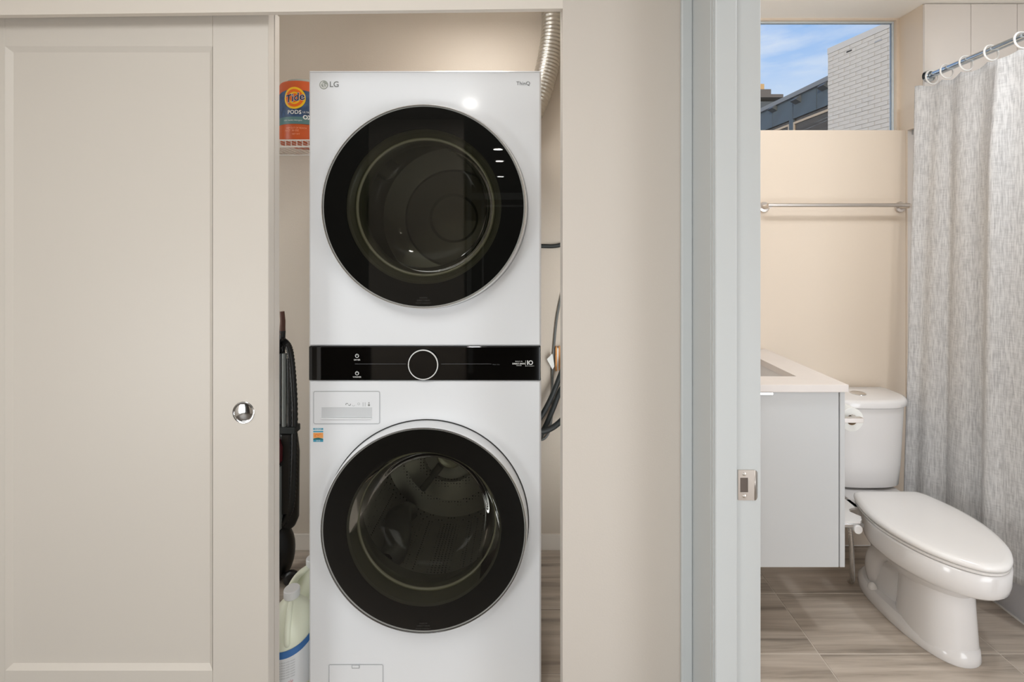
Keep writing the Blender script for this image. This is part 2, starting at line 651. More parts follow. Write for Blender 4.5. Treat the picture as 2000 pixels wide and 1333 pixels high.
# cross wall (hall / bathroom)
sbox('wall_bathroom_left', 'bath_wall', X_PH, X_PB, Y_W - 0.115, 2.24, 0, HC)
DO_N = 0.27
sbox('wall_doorway_near', 'wall', X_PH, X_PB, -1.2, DO_N, 0, HC)
sbox('wall_doorway_top', 'wall', X_PH, X_PB, DO_N, Y_W - 0.115, 2.06, HC)

# bathroom doorway frame: door_3 = the frame, its pieces are children
fr = struct(MB().box(X_PH - 0.012, X_PB, Y_J, Y_J + 0.0215, 0, 2.05, bev=0.0015).build('door_3', 'trim'))
xs0, xs1 = X_(1397, Y_J - 0.012), X_(1440, Y_J - 0.012)
MB().box(xs0, xs1, Y_J - 0.012, Y_J, 0, 2.05, bev=0.003).build('door_stop', 'trim', fr)
MB().box(X_PH - 0.012, X_PB, DO_N - 0.0, DO_N + 0.02, 0, 2.05, bev=0.0015).build('near_jamb', 'trim', fr)
MB().box(X_PH - 0.012, X_PB, DO_N + 0.02, Y_J, 2.03, 2.05, bev=0.0015).build('head_jamb', 'trim', fr)
xc = X_(1350, Y_W)
# casing: stepped profile, thicker towards its outer edge
MB().box(xc, X_PH - 0.012, Y_J - 0.004, Y_J + 0.012, 0, 2.10, bev=0.004, seg=3).build('casing_edge', 'trim', fr)
MB().box(xc, X_PH, Y_J + 0.012, Y_W, 0, 2.10, bev=0.002).build('casing', 'trim', fr)
x0c = X_(1331, Y_W - 0.012)
MB().box(x0c, xc, Y_W - 0.012, Y_W, 0, HC, bev=0.004, seg=3).build('scribe_trim', 'trim', fr)
# strike plate
sp = MB()
px0, px1 = X_(1441, Y_J), X_(1473, Y_J)
z0, z1 = Z_(977, Y_J), Z_(918, Y_J)
yh = Y_J - 0.002
hx0, hx1 = X_(1445, Y_J), X_(1460, Y_J)
hz0, hz1 = Z_(961, Y_J), Z_(933, Y_J)
for (a, b_, c, d) in ((px0, hx0, z0, z1), (hx1, px1, z0, z1), (hx0, hx1, z0, hz0), (hx0, hx1, hz1, z1)):
    sp.box(a, b_, yh, Y_J, c, d)
spo = sp.build('strike_plate', 'nickel', fr)
lip = []
xr = X_(1481, Y_J)
for i in range(7):
    t = i / 6
    xx = px1 + (xr - px1) * t
    ins = 0.010 * (t ** 2)
    lip.append((xx, yh + 0.004 * t * t, ins))
rows0 = [(x, y, z0 + i_) for (x, y, i_) in lip]
rows1 = [(x, y, z1 - i_) for (x, y, i_) in lip]
MB().grid([rows0, rows1]).build('curved_lip', 'nickel', spo, solid=0.0016)
MB().box(hx0 + 0.0004, hx1 - 0.0004, Y_J - 0.0012, Y_J - 0.0006, hz0 + 0.0004, hz1 - 0.0004).build('latch_hole', mat('latch_hole_shade', (96, 84, 76), 0.5), spo)
for zz in (Z_(926, Y_J), Z_(969, Y_J)):
    xx = X_(1453, Y_J)
    MB().lathe([(0.0005, -0.0030), (0.003, -0.0026), (0.0042, -0.002)], (xx, Y_J, zz), 'Y', 14).build('screw', 'nickel', spo)

# bathroom shell
Y_BL, Y_BU = 2.174, 2.218       # lower (furred) and upper back wall
Z_LEDGE = Z_(254.5, Y_BL)
X_C = X_(1757, Y_BU)            # corner of the back wall
Y_T = X_C * F / (1806 - VX)     # face of the panelled shower wall
sbox('wall_bathroom_back', 'bath_wall', X_PB, X_(1769, Y_BL), Y_BL, Y_BU + 0.036, 0, Z_LEDGE)
wx0, wx1 = 0.80, X_(1751, Y_BU)
wz1 = Z_(39, Y_BU)
sbox('wall_window_right', 'bath_wall', wx1, X_C, Y_BU, Y_BU + 0.036, Z_LEDGE, HC)
sbox('wall_window_top', 'bath_wall', wx0, wx1, Y_BU, Y_BU + 0.036, wz1, HC)
sbox('wall_window_left', 'bath_wall', X_PB, wx0, Y_BU, Y_BU + 0.036, Z_LEDGE, HC)
sbox('wall_shower_return', 'bath_wall', X_C, X_C + 0.02, Y_T + 0.012, Y_BU + 0.036, Z_LEDGE, HC)
sbox('trim_2', 'bath_wall', X_(1769.3, Y_BL), X_(1772, Y_BL), Y_BL - 0.004, Y_BU, 0, Z_LEDGE, bev=0.001)
sbox('wall_shower_side', 'shower_panel', X_(1772, Y_BL), X_C + 0.05, Y_BL, Y_BU + 0.036, 0, Z_LEDGE)
# panelled shower end wall: separate panels with open joints
tw = struct(MB().box(X_C + 0.021, 2.56, Y_T + 0.012, Y_BU + 0.036, Z_LEDGE - 0.02, HC).build('wall_shower_end', 'groove'))
px_edges = [X_C, X_(1896.5, Y_T)]
wpan = px_edges[1] - px_edges[0]
while px_edges[-1] + wpan < 2.56:
    px_edges.append(px_edges[-1] + wpan)
for i in range(len(px_edges) - 1):
    MB().box(px_edges[i] + 0.001, px_edges[i + 1] - 0.001, Y_T, Y_T + 0.0118, Z_LEDGE - 0.02, HC - 0.004, bev=0.001).build('wall_panel', 'shower_panel', tw)
sbox('wall_shower_end_low', 'shower_panel', X_C + 0.051, 2.56, Y_T + 0.02, Y_BU + 0.036, 0, Z_LEDGE - 0.021)
sbox('wall_bathroom_right', 'shower_panel', 2.56, 2.62, -0.4, Y_BU + 0.036, 0, HC)
sbox('wall_bathroom_near', 'bath_wall', X_PB, 2.62, -0.46, -0.40, 0, HC)
sbox('ceiling', 'bath_ceiling', X_PB, 2.62, -0.46, Y_BU + 0.036, HC, HC + 0.05)
sbox('ceiling_hall', 'ceiling', XL - 0.05, X_PB, -0.80, Y_BU + 0.10, HC, HC + 0.05)
sbox('ceiling_passage', 'far_wall', XL - 0.05, X_PB, -5.6, -0.801, HC, HC + 0.05)  # coloured dark so the dryer glass reflects little light here
# rear hall (only seen in reflections); brown and charcoal colours stand in for dimness
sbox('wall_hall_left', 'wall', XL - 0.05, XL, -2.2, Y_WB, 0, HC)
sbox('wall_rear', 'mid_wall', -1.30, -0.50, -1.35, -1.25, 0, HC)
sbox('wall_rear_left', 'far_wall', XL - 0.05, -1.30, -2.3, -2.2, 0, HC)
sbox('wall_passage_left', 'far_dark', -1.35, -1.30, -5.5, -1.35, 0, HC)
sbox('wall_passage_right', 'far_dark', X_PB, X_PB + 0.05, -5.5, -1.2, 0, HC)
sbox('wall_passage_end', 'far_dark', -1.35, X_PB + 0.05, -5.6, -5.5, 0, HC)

# floors with separate tiles
def tiled_floor(name, x0, x1, y0, y1, gx, gy, tx, ty):
    fl = struct(MB().box(x0, x1, y0, y1, -0.05, -0.0012).build(name, 'grout'))
    cache = {}
    g = 0.0016
    i0 = math.floor((x0 - gx) / tx); i1 = math.ceil((x1 - gx) / tx)
    j0 = math.floor((y0 - gy) / ty); j1 = math.ceil((y1 - gy) / ty)
    for i in range(i0, i1):
        for j in range(j0, j1):
            a, b = max(x0, gx + i * tx + g), min(x1, gx + (i + 1) * tx - g)
            c, d = max(y0, gy + j * ty + g), min(y1, gy + (j + 1) * ty - g)
            if b - a < 0.01 or d - c < 0.01:
                continue
            k = (round(b - a, 4), round(d - c, 4))
            if k not in cache:
                o = MB().box(a, b, c, d, -0.0118, 0.0, bev=0.0008, seg=1).build('floor_tile', 'tile', fl)
                cache[k] = o
            else:
                o = cache[k].copy()
                COL.objects.link(o)
                o.parent = fl
                o.location = Vector(((a + b) / 2, (c + d) / 2, -0.0059)) - WORLD[fl]
    return fl


TX, TY = 0.606, 0.277
tiled_floor('floor', X_PB, 2.56, -0.40, Y_BL, 0.989, 1.597, TX, TY)
tiled_floor('floor_closet', XL, 0.40, Y_W, Y_CB, 0.989 - 3 * TX + 0.22, 1.52, TX, TY)
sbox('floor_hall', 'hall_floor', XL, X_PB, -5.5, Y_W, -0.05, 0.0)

# bathroom window
win = thing('window_1', 'x', 'x', (wx0, Y_BU + 0.05, Z_LEDGE))
for k in ('label', 'category'):
    del win[k]
win['kind'] = 'structure'
yf0, yf1 = Y_BU + 0.014, Y_BU + 0.034
fw = 0.007
MB().box(wx0, wx1, yf0, yf1, wz1 - fw, wz1, bev=0.002).build('head_frame', 'alu', win)
MB().box(wx0, wx1, yf0, yf1, Z_LEDGE, Z_LEDGE + fw, bev=0.002).build('sill_frame', 'alu', win)
MB().box(wx1 - fw, wx1, yf0, yf1, Z_LEDGE + fw, wz1 - fw, bev=0.002).build('side_frame', 'alu', win)
MB().box(wx0, wx0 + fw, yf0, yf1, Z_LEDGE + fw, wz1 - fw, bev=0.002).build('side_frame', 'alu', win)
MB().box(wx0 + fw, wx1 - fw, yf0 + 0.008, yf0 + 0.013, Z_LEDGE + fw, wz1 - fw).build('pane', 'pane', win)

# glazed frame at the end of the hall behind the camera (seen only as a reflection in the dryer glass)
gw = struct(MB().box(-0.60, -0.555, -2.36, -2.31, 0.0, HC).build('window_2', 'trim'))
MB().box(-0.555, X_PH, -2.36, -2.31, 1.86, 1.93).build('transom', 'trim', gw)
MB().box(-0.555, X_PH, -2.36, -2.31, 0.72, 0.80).build('rail', 'trim', gw)
MB().box(-0.44, -0.42, -2.34, -2.32, 0.80, 1.86).build('glazing_bar', 'trim', gw)
MB().box(-0.42, X_PH, -2.34, -2.32, 1.78, 1.80).build('glazing_bar', 'trim', gw)
MB().box(-0.42, X_PH, -2.34, -2.32, 0.92, 0.94).build('glazing_bar', 'trim', gw)


# =================================================================== SLIDING DOORS
def sliding_door(name, x0, x1, y0, y1, z0, z1, rails, slope=0.0):
    """flat frame with a bevelled recessed panel"""
    px0, px1, pz0, pz1 = rails
    bx, by = 0.0125, 0.009
    d = MB()
    for (a, b, c, e_) in ((x0, px0, z0, z1), (px1, x1, z0, z1)):
        d.box(a, b, y0, y1, c, e_, bev=0.0012, seg=1)
    d.box(px0, px1, y0, y1, z0, pz0)
    d.box(px0, px1, y0, y1, pz1, z1)
    root = struct(d.build(name, 'door', smooth=20))
    b = MB()
    O = [(px0, y0 + 0.0002, pz0), (px1, y0 + 0.0002, pz0), (px1, y0 + 0.0002, pz1), (px0, y0 + 0.0002, pz1)]
    I = [(px0 + bx, y0 + by, pz0 + bx), (px1 - bx, y0 + by, pz0 + bx), (px1 - bx, y0 + by, pz1 - bx), (px0 + bx, y0 + by, pz1 - bx)]
    b._add(O + I, [(i, (i + 1) % 4, 4 + (i + 1) % 4, 4 + i) for i in range(4)])
    b.build('panel_moulding', 'door', root, smooth=0)
    MB().box(px0, px1, y0 + by, y1 - 0.008, pz0, pz1).build('panel', 'door', root, smooth=0)
    return root


Y_D = 1.24
d1x1 = X_(524, Y_D)
d1x0 = d1x1 - 0.83
D1 = sliding_door('door_1', d1x0, d1x1, Y_D, Y_D + 0.030, 0.012, H_OP + 0.035,
                  (X_(10, Y_D), X_(415, Y_D), Z_(1311, Y_D), Z_(90.5, Y_D)))
d2x1 = X_(546, Y_D + 0.072)
D2 = sliding_door('door_2', d2x1 - 0.83, d2x1, Y_D + 0.047, Y_D + 0.072, 0.012, H_OP + 0.035,
                  (d2x1 - 0.83 + 0.145, d2x1 - 0.145, 0.262, 1.889))
# flush pull
fp = (X_(476, Y_D), Y_D, Z_(806, Y_D))
pull = MB().lathe([(0.0285, 0.0), (0.0285, -0.0016), (0.0275, -0.0022), (0.0255, -0.002), (0.0245, -0.001),
                   (0.0235, -0.0006), (0.018, -0.0003), (0.0005, -0.0002)], fp, 'Y', 40)
po = pull.build('flush_pull', 'chrome', D1)
po['label'] = 'round polished chrome flush pull'
# cup: shallow dished disc
MB().lathe([(0.0225, -0.0008), (0.020, -0.0014), (0.014, -0.0022), (0.007, -0.0027), (0.0004, -0.0029)], fp, 'Y', 40).build('dished_cup', 'chrome', po)
# hanger bracket at the top of the rear door
MB().box(d2x1 - 0.05, d2x1 + 0.001, Y_D + 0.036, Y_D + 0.040, H_OP - 0.03, H_OP + 0.045).build('hanger', 'rubber', D2)

# =================================================================== WASHER DRYER TOWER
Y_M = 1.403
MX0, MX1 = X_(603, Y_M), X_(1057, Y_M)
MCX = (MX0 + MX1) / 2
M_TOP = Z_(137.5, Y_M)
ZC1, ZC0 = Z_(677, Y_M), Z_(743, Y_M)
Y_MB = 2.035
tower = thing('washer_dryer_tower', 'white stacked laundry tower with two round black glass doors in the closet', 'washer dryer', (MCX, (Y_M + Y_MB) / 2, 0))
Y_G = 1.356                                  # front of the door glass
DCX = X_(827, Y_G)
DZ = Z_(403.5, Y_G)
WZ = Z_(1037.5, Y_G)
R_D = 198.5 / F * Y_G
R_Wd = 200.0 / F * Y_G


def cabinet(name, z0, z1, cx, cz, rh):
    n = 96
    ch = 0.005
    fx0, fx1, fz0, fz1 = MX0 + ch, MX1 - ch, z0 + ch, z1 - ch
    angs = [2 * PI * i / n for i in range(n)]
    for (x, z) in ((fx0, fz0), (fx1, fz0), (fx1, fz1), (fx0, fz1)):
        angs.append(math.atan2(z - cz, x - cx) % (2 * PI))
    angs = sorted(set(round(a, 7) for a in angs))
    inn, out, sd = [], [], []
    for a in angs:
        c, s = math.cos(a), math.sin(a)
        k = 1e9
        if c > 1e-9: k = min(k, (fx1 - cx) / c)
        if c < -1e-9: k = min(k, (fx0 - cx) / c)
        if s > 1e-9: k = min(k, (fz1 - cz) / s)
        if s < -1e-9: k = min(k, (fz0 - cz) / s)
        inn.append((cx + rh * c, Y_M, cz + rh * s))
        ox, oz = cx + k * c, cz + k * s
        out.append((ox, Y_M, oz))
        ex = MX1 if ox > fx1 - 1e-4 else (MX0 if ox < fx0 + 1e-4 else ox)
        ez = z1 if oz > fz1 - 1e-4 else (z0 if oz < fz0 + 1e-4 else oz)
        sd.append((ex, Y_M + ch, ez))
    back = [(x, Y_MB, z) for (x, y, z) in sd]
    ret = [(x, Y_M + 0.03, z) for (x, y, z) in inn]
    b = MB()
    b.loft([ret, inn, out, sd, back], cap0=False, cap1=True)
    return b.build(name, 'enamel', tower, smooth=25)


cab_d = cabinet('dryer_cabinet', ZC1 + 0.0005, M_TOP, DCX, DZ, 0.262)
cab_w = cabinet('washer_cabinet', 0.025, ZC0 - 0.0005, DCX, WZ, 0.262)
# lid seam line under the top edge
MB().box(MX0 + 0.004, MX1 - 0.004, Y_M - 0.0006, Y_M + 0.002, M_TOP - 0.0062, M_TOP - 0.0050).build('top_seam', 'groove', cab_d)
for (fx, fy) in ((MX0 + 0.05, Y_M + 0.06), (MX1 - 0.05, Y_M + 0.06), (MX0 + 0.05, Y_MB - 0.06), (MX1 - 0.05, Y_MB - 0.06)):
    MB().lathe([(0.022, 0.0), (0.022, 0.008), (0.012, 0.01), (0.012, 0.03)], (fx, fy, 0.0), 'Z', 20, cap0=True, cap1=True).build('levelling_foot', 'rubber', tower)


def front_text(mb, s, size, x, z, y, align='CENTER', shear=0.0, spacing=1.0, bold=0.0):
    me = text_me(s, size, align, shear, 0.0, spacing, bold)
    mb.mesh(me, lambda v: (x + v.x, y, z + v.y))
    bpy.data.meshes.remove(me)
    return mb


def flat_ring(mb, cx, y, cz, r0, r1, n=40, a0=0.0, a1=2 * PI):
    full = abs(a1 - a0 - 2 * PI) < 1e-6
    k = n if full else n + 1
    A = [a0 + (a1 - a0) * i / n for i in range(k)]
    P = [(cx + r0 * math.cos(a), y, cz + r0 * math.sin(a)) for a in A] + [(cx + r1 * math.cos(a), y, cz + r1 * math.sin(a)) for a in A]
    Fc = [(i, (i + 1) % k, k + (i + 1) % k, k + i) for i in range(k if full else k - 1)]
    mb._add(P, Fc)
    return mb


def flat_disc(mb, cx, y, cz, r, n=36):
    mb._add([(cx + r * math.cos(2 * PI * i / n), y, cz + r * math.sin(2 * PI * i / n)) for i in range(n)], [tuple(range(n))])
    return mb


def flat_rect(mb, x0, x1, z0, z1, y):
    mb._add([(x0, y, z0), (x1, y, z0), (x1, y, z1), (x0, y, z1)], [(0, 1, 2, 3)])
    return mb


def laundry_door(name, cz, r, washer):
    cab = cab_w if washer else cab_d
    root = MB()
    o = (DCX, Y_M, cz)
    dpt = Y_M - Y_G
    # white outer bezel
    root.lathe([(r + 0.0065, 0.0), (r + 0.0065, -dpt * 0.35), (r + 0.0048, -dpt * 0.8), (r + 0.0030, -dpt + 0.0022), (r + 0.0014, -dpt + 0.001),
                (r - 0.004, -dpt + 0.004), (r - 0.004, 0.0)], o, 'Y', 120)
    root = root.build(name, 'enamel', tower, smooth=40)
    MB().lathe([(r + 0.0066, -0.0016), (r + 0.0092, -0.0012), (r + 0.0098, -0.0002)], o, 'Y', 120).build('door_gap_shade', 'gapdark' if washer else 'groove', root)  # ring coloured for the shade in the gap around the door
    MB().lathe([(r + 0.0022, -dpt + 0.0018), (r + 0.0010, -dpt - 0.0006), (r - 0.0006, -dpt - 0.0004), (r - 0.0012, -dpt + 0.002)], o, 'Y', 120).build('chrome_rim', 'silver', root)
    # tinted glass front, very slightly domed
    prof = []
    for i in range(13):
        t = i / 12
        rr = max(0.0008, (r - 0.001) * t)
        prof.append((rr, -dpt - 0.0003 + 0.0003 * t * t))
    MB().lathe(prof, o, 'Y', 120, cap0=True).build('glass_front', 'tint', root, smooth=80)
    # black printed band behind the glass
    MB().lathe([(r - 0.002, -dpt + 0.004), (0.222, -dpt + 0.005), (0.222, -dpt + 0.008)], o, 'Y', 96).build('printed_band', 'black_ring', root)
    # moulded gasket ring and glass bowl
    if washer:
        MB().lathe([(0.2265, -dpt + 0.008), (0.220, -dpt + 0.030), (0.205, 0.010), (0.204, 0.035), (0.218, 0.060), (0.225, 0.10)], o, 'Y', 96).build('door_gasket', 'gasket', root, smooth=60)
        MB().lathe([(0.216, -dpt + 0.012), (0.205, -dpt + 0.045), (0.190, 0.030), (0.172, 0.062), (0.150, 0.078), (0.07, 0.086), (0.0008, 0.088)], o, 'Y', 80, cap1=True).build('glass_bowl', 'bowl_glass', root, smooth=70)
    else:
        MB().lathe([(0.2265, -dpt + 0.008), (0.219, -dpt + 0.022), (0.200, -dpt + 0.030), (0.194, 0.0), (0.190, 0.04), (0.200, 0.07), (0.225, 0.09)], o, 'Y', 96).build('door_gasket', 'gasket', root, smooth=60)
        MB().lathe([(0.214, -dpt + 0.012), (0.198, -dpt + 0.025), (0.182, 0.010), (0.168, 0.035), (0.150, 0.045), (0.07, 0.050), (0.0008, 0.052)], o, 'Y', 80, cap1=True).build('glass_bowl', 'bowl_glass', root, smooth=70)
    lr_, ly_ = (0.2045, 0.006) if washer else (0.1985, -0.018)
    MB().tube([(DCX + lr_ * math.cos(2 * PI * q / 90), Y_M + ly_, cz + lr_ * math.sin(2 * PI * q / 90)) for q in range(90)], 0.0048, 10, closed=True).build('gasket_lip', 'lip', root, smooth=60)
    # faint lettering at the foot of the glass
    lt = MB()
    for (s, dz, sz) in (('INVERTER', 0.017, 0.0052), ('DIRECT DRIVE', 0.0095, 0.0058), ('MOTOR WARRANTY', 0.002, 0.0046)):
        front_text(lt, s, sz, DCX, cz - r + 0.012 + dz, Y_G - 0.0014)
    lt.build('glass_lettering', 'print_dim', root, smooth=0)
    return root


dd = laundry_door('dryer_door', DZ, R_D, False)
wd = laundry_door('washer_door', WZ, R_Wd, True)

# dryer drum
o = (DCX, Y_M, DZ)
dr = MB().lathe([(0.235, 0.095), (0.300, 0.12), (0.300, 0.50), (0.285, 0.53), (0.20, 0.545), (0.19, 0.535), (0.10, 0.535), (0.09, 0.545), (0.0008, 0.545)], o, 'Y', 80, cap1=True).build('dryer_drum', 'drum_plain', tower, smooth=40)
for a in (0.4, 0.4 + 2 * PI / 3, 0.4 + 4 * PI / 3):
    c, s = math.cos(a), math.sin(a)
    secs = []
    for k in range(9):
        yy = 0.14 + 0.34 * k / 8
        h = 0.06 * math.sin(PI * (0.12 + 0.76 * k / 8))
        ring = []
        for j in range(9):
            u = -1 + 2 * j / 8
            rr = 0.302 - h * (1 - u * u)
            t_ = u * 0.045
            ring.append((DCX + c * rr - s * t_, Y_M + yy, DZ + s * rr + c * t_))
        secs.append(ring)
    MB().grid(secs).build('drum_lifter', 'drum_plain', dr, smooth=60)
# washer drum
o = (DCX, Y_M, WZ)
dr = MB().lathe([(0.225, 0.10), (0.270, 0.115), (0.270, 0.44), (0.255, 0.47), (0.19, 0.478), (0.185, 0.462), (0.11, 0.455), (0.105, 0.47), (0.0008, 0.47)], o, 'Y', 80, cap1=True).build('washer_drum', 'drum', tower, smooth=40)
MB().lathe([(0.058, 0.47), (0.056, 0.452), (0.048, 0.444), (0.040, 0.448), (0.030, 0.448), (0.024, 0.436), (0.0008, 0.432)], o, 'Y', 40, cap1=True).build('drum_hub', 'hub', dr, smooth=50)
for a in (-0.15, -0.15 + 2 * PI / 3, -0.15 + 4 * PI / 3):
    c, s = math.cos(a), math.sin(a)
    secs = []
    for k in range(11):
        yy = 0.13 + 0.31 * k / 10
        h = 0.085 * math.sin(PI * (0.10 + 0.80 * k / 10)) ** 0.7
        wdt = 0.05 * (0.6 + 0.4 * math.sin(PI * (0.1 + 0.8 * k / 10)))
        ring = []
        for j in range(11):
            u = -1 + 2 * j / 10
            rr = 0.272 - h * (1 - u * u) ** 0.8
            t_ = u * wdt + 0.02 * math.sin(k * 0.7)
            ring.append((DCX + c * rr - s * t_, Y_M + yy, WZ + s * rr + c * t_))
        secs.append(ring)
    MB().grid(secs).build('drum_lifter', 'lifter', dr, smooth=60)
    # raised spokes of the drum back
    MB().tube([(DCX + c * q * 0.9 , Y_M + 0.462, WZ + s * q * 0.9) for q in (0.07, 0.12, 0.17, 0.20)], 0.014, 10).build('drum_spoke', 'lifter', dr)

# control panel
cp = MB().box(MX0 + 0.0015, MX1 - 0.0015, Y_M - 0.0025, Y_M + 0.05, ZC0, ZC1, bev=0.0015, seg=2).build('control_panel', 'black_gloss', tower, smooth=25)
yc = Y_M - 0.0031
dial_x, dial_z = X_(828, Y_M), Z_(711, Y_M)
dl = MB().lathe([(0.0415, 0.0), (0.0415, -0.0085), (0.0405, -0.010), (0.0008, -0.0105)], (dial_x, Y_M - 0.0025, dial_z), 'Y', 64, cap1=True).build('dial', 'black_gloss', cp, smooth=30)
MB().lathe([(0.0418, -0.006), (0.0440, -0.0065), (0.0444, -0.009), (0.0432, -0.0115), (0.0414, -0.0110)], (dial_x, Y_M - 0.0025, dial_z), 'Y', 64).build('dial_ring', 'print_white', dl, smooth=60)
pr = MB()
for (cy_, word, wy) in ((695, 'DRYER', 703), (729, 'WASHER', 736.5)):
    ix, iz = X_(698, Y_M), Z_(cy_, Y_M)
    flat_ring(pr, ix, yc, iz, 0.0042, 0.0056, 24, PI / 2 + 0.45, PI / 2 - 0.45 + 2 * PI)
    flat_rect(pr, ix - 0.0007, ix + 0.0007, iz + 0.0005, iz + 0.0062, yc)
    front_text(pr, word, 0.0062, ix, Z_(wy, Y_M), yc)
front_text(pr, 'BUILT-IN', 0.0045, X_(1013.5, Y_M), Z_(706, Y_M), yc, spacing=1.2)
front_text(pr, 'DIRECT DRIVE', 0.0058, X_(1013, Y_M), Z_(710.5, Y_M), yc, bold=0.0002)
front_text(pr, 'MOTOR', 0.0042, X_(1013.5, Y_M), Z_(714, Y_M), yc)
flat_rect(pr, X_(1026.3, Y_M), X_(1026.8, Y_M), Z_(716, Y_M), Z_(704, Y_M), yc)
flat_rect(pr, X_(1029.5, Y_M), X_(1031.5, Y_M), Z_(712.5, Y_M), Z_(704, Y_M), yc)
flat_ring(pr, X_(1036.5, Y_M), yc, Z_(708.3, Y_M), 0.0042, 0.0066, 28)
front_text(pr, 'YEAR WARRANTY', 0.003, X_(1035, Y_M), Z_(715, Y_M), yc)
pr.build('panel_lettering', 'print_white', cp, smooth=0)['kind'] = 'stuff'
pr = MB()
flat_rect(pr, X_(694, Y_M), X_(794, Y_M), Z_(711.3, Y_M), Z_(710.6, Y_M), yc)
flat_rect(pr, X_(862, Y_M), X_(960, Y_M), Z_(711.3, Y_M), Z_(710.6, Y_M), yc)
front_text(pr, 'Wash / Dry', 0.0045, X_(969, Y_M), Z_(712, Y_M), yc)
pr.build('panel_line', 'print_dark', cp, smooth=0)['kind'] = 'stuff'

# detergent drawer
zx = lambda p: X_(p, Y_M)
zz_ = lambda p: Z_(p, Y_M)


def rounded_frame(mb, x0, x1, z0, z1, rad, wdt, y):
    def loop(i):
        P = []
        r_ = max(rad - i, 0.0005)
        for (cx, cz, a) in ((x1 - rad, z1 - rad, 0), (x0 + rad, z1 - rad, PI / 2), (x0 + rad, z0 + rad, PI), (x1 - rad, z0 + rad, 1.5 * PI)):
            for k in range(7):
                t = a + PI / 2 * k / 6
                P.append((cx + r_ * math.cos(t), y, cz + r_ * math.sin(t)))
        return P
    mb.loft([loop(0), loop(wdt)], False, False)
    return mb


hx0, hx1, hz0, hz1 = zx(628), zx(727), zz_(817), zz_(796)
dx0, dx1, dz0, dz1 = zx(613.5), zx(741.5), zz_(827.5), zz_(765)
dw = MB()
for (a, b, c, d) in ((dx0, hx0, dz0, dz1), (hx1, dx1, dz0, dz1), (hx0, hx1, dz0, hz0), (hx0, hx1, hz1, dz1)):
    dw.box(a, b, Y_M - 0.0016, Y_M + 0.0002, c, d)
dwo = dw.build('detergent_drawer', 'plastic_w', tower, smooth=0)
rounded_frame(MB(), dx0 - 0.0012, dx1 + 0.0012, dz0 - 0.0012, dz1 + 0.0012, 0.006, 0.0016, Y_M - 0.0020).build('drawer_gap', 'groove', dwo, smooth=0)
# sloped scoop of the handle (a pocket with a slanted floor in front of the enamel)
sc_ = MB()
sc_._add([(hx0, Y_M - 0.0004, hz1), (hx1, Y_M - 0.0004, hz1), (hx1, Y_M - 0.0004, hz1 - 0.008), (hx0, Y_M - 0.0004, hz1 - 0.008),
          (hx1, Y_M - 0.0010, hz0), (hx0, Y_M - 0.0010, hz0)], [(0, 1, 2, 3), (3, 2, 4, 5)])
sc_.build('handle_scoop', mat('drawer_scoop_grey', (206, 208, 210), 0.4), dwo, smooth=0)
MB().box(hx0, hx1, Y_M - 0.006, Y_M - 0.0016, hz0 - 0.0025, hz0 + 0.0015, bev=0.0012).build('handle_lip', 'plastic_w', dwo)
ic = MB()
flat_ring(ic, zx(678), Y_M - 0.0018, zz_(790), 0.0022, 0.0040, 14, 0.3, PI + 0.6)
flat_ring(ic, zx(683), Y_M - 0.0018, zz_(790), 0.0022, 0.0040, 14, PI + 0.3, 2 * PI + 0.6)
flat_disc(ic, zx(721), Y_M - 0.0018, zz_(791.5), 0.0030, 14)
flat_rect(ic, zx(720.2), zx(721.8), zz_(789), zz_(785.5), Y_M - 0.0018)
ic.build('drawer_symbol', 'print_grey', dwo, smooth=0)['kind'] = 'stuff'
ic = MB()
flat_ring(ic, zx(691), Y_M - 0.0018, zz_(791), 0.0030, 0.0040, 12, PI, 2 * PI)
flat_ring(ic, zx(701), Y_M - 0.0018, zz_(789), 0.0026, 0.0036, 14)
flat_rect(ic, zx(709), zx(710), zz_(794), zz_(786), Y_M - 0.0018)
flat_rect(ic, zx(713), zx(714), zz_(794), zz_(786), Y_M - 0.0018)
ic.build('drawer_symbol', 'print_lgrey', dwo, smooth=0)['kind'] = 'stuff'
# energy sticker
sx0, sx1, sz0, sz1 = zx(612), zx(631.5), zz_(863.5), zz_(836.5)
st = MB().box(sx0, sx1, Y_M - 0.0006, Y_M, sz0, sz1).build('energy_sticker', 'paper', tower, smooth=0)
b = MB()
hh = sz1 - sz0
flat_rect(b, sx0, sx1, sz1 - hh * 0.13, sz1, Y_M - 0.0008)
flat_rect(b, sx0, sx1, sz1 - hh * 0.30, sz1 - hh * 0.20, Y_M - 0.0008)
flat_rect(b, sx0, sx1, sz0, sz0 + hh * 0.16, Y_M - 0.0008)
b.build('blue_bands', 'st_blue', st, smooth=0)['kind'] = 'stuff'
b = MB()
flat_rect(b, sx0, sx1, sz0 + hh * 0.28, sz0 + hh * 0.66, Y_M - 0.0008)
b.build('orange_band', 'st_orange', st, smooth=0)
b = MB()
P = [(sx0, Y_M - 0.0010, sz0 + hh * 0.16), (sx1, Y_M - 0.0010, sz0 + hh * 0.16), (sx1, Y_M - 0.0010, sz0 + hh * 0.24), ((sx0 + sx1) / 2, Y_M - 0.0010, sz0 + hh * 0.31), (sx0, Y_M - 0.0010, sz0 + hh * 0.25)]
b._add(P, [(0, 1, 2, 3, 4)])
b.build('green_band', 'st_green', st, smooth=0)
b = MB()
front_text(b, 'ENERGY', 0.0055, (sx0 + sx1) / 2, sz1 - hh * 0.065, Y_M - 0.0010)
front_text(b, 'SAVE', 0.0055, (sx0 + sx1) / 2, sz0 + hh * 0.08, Y_M - 0.0010)
b.build('sticker_lettering', 'print_white', st, smooth=0)['kind'] = 'stuff'
b = MB()
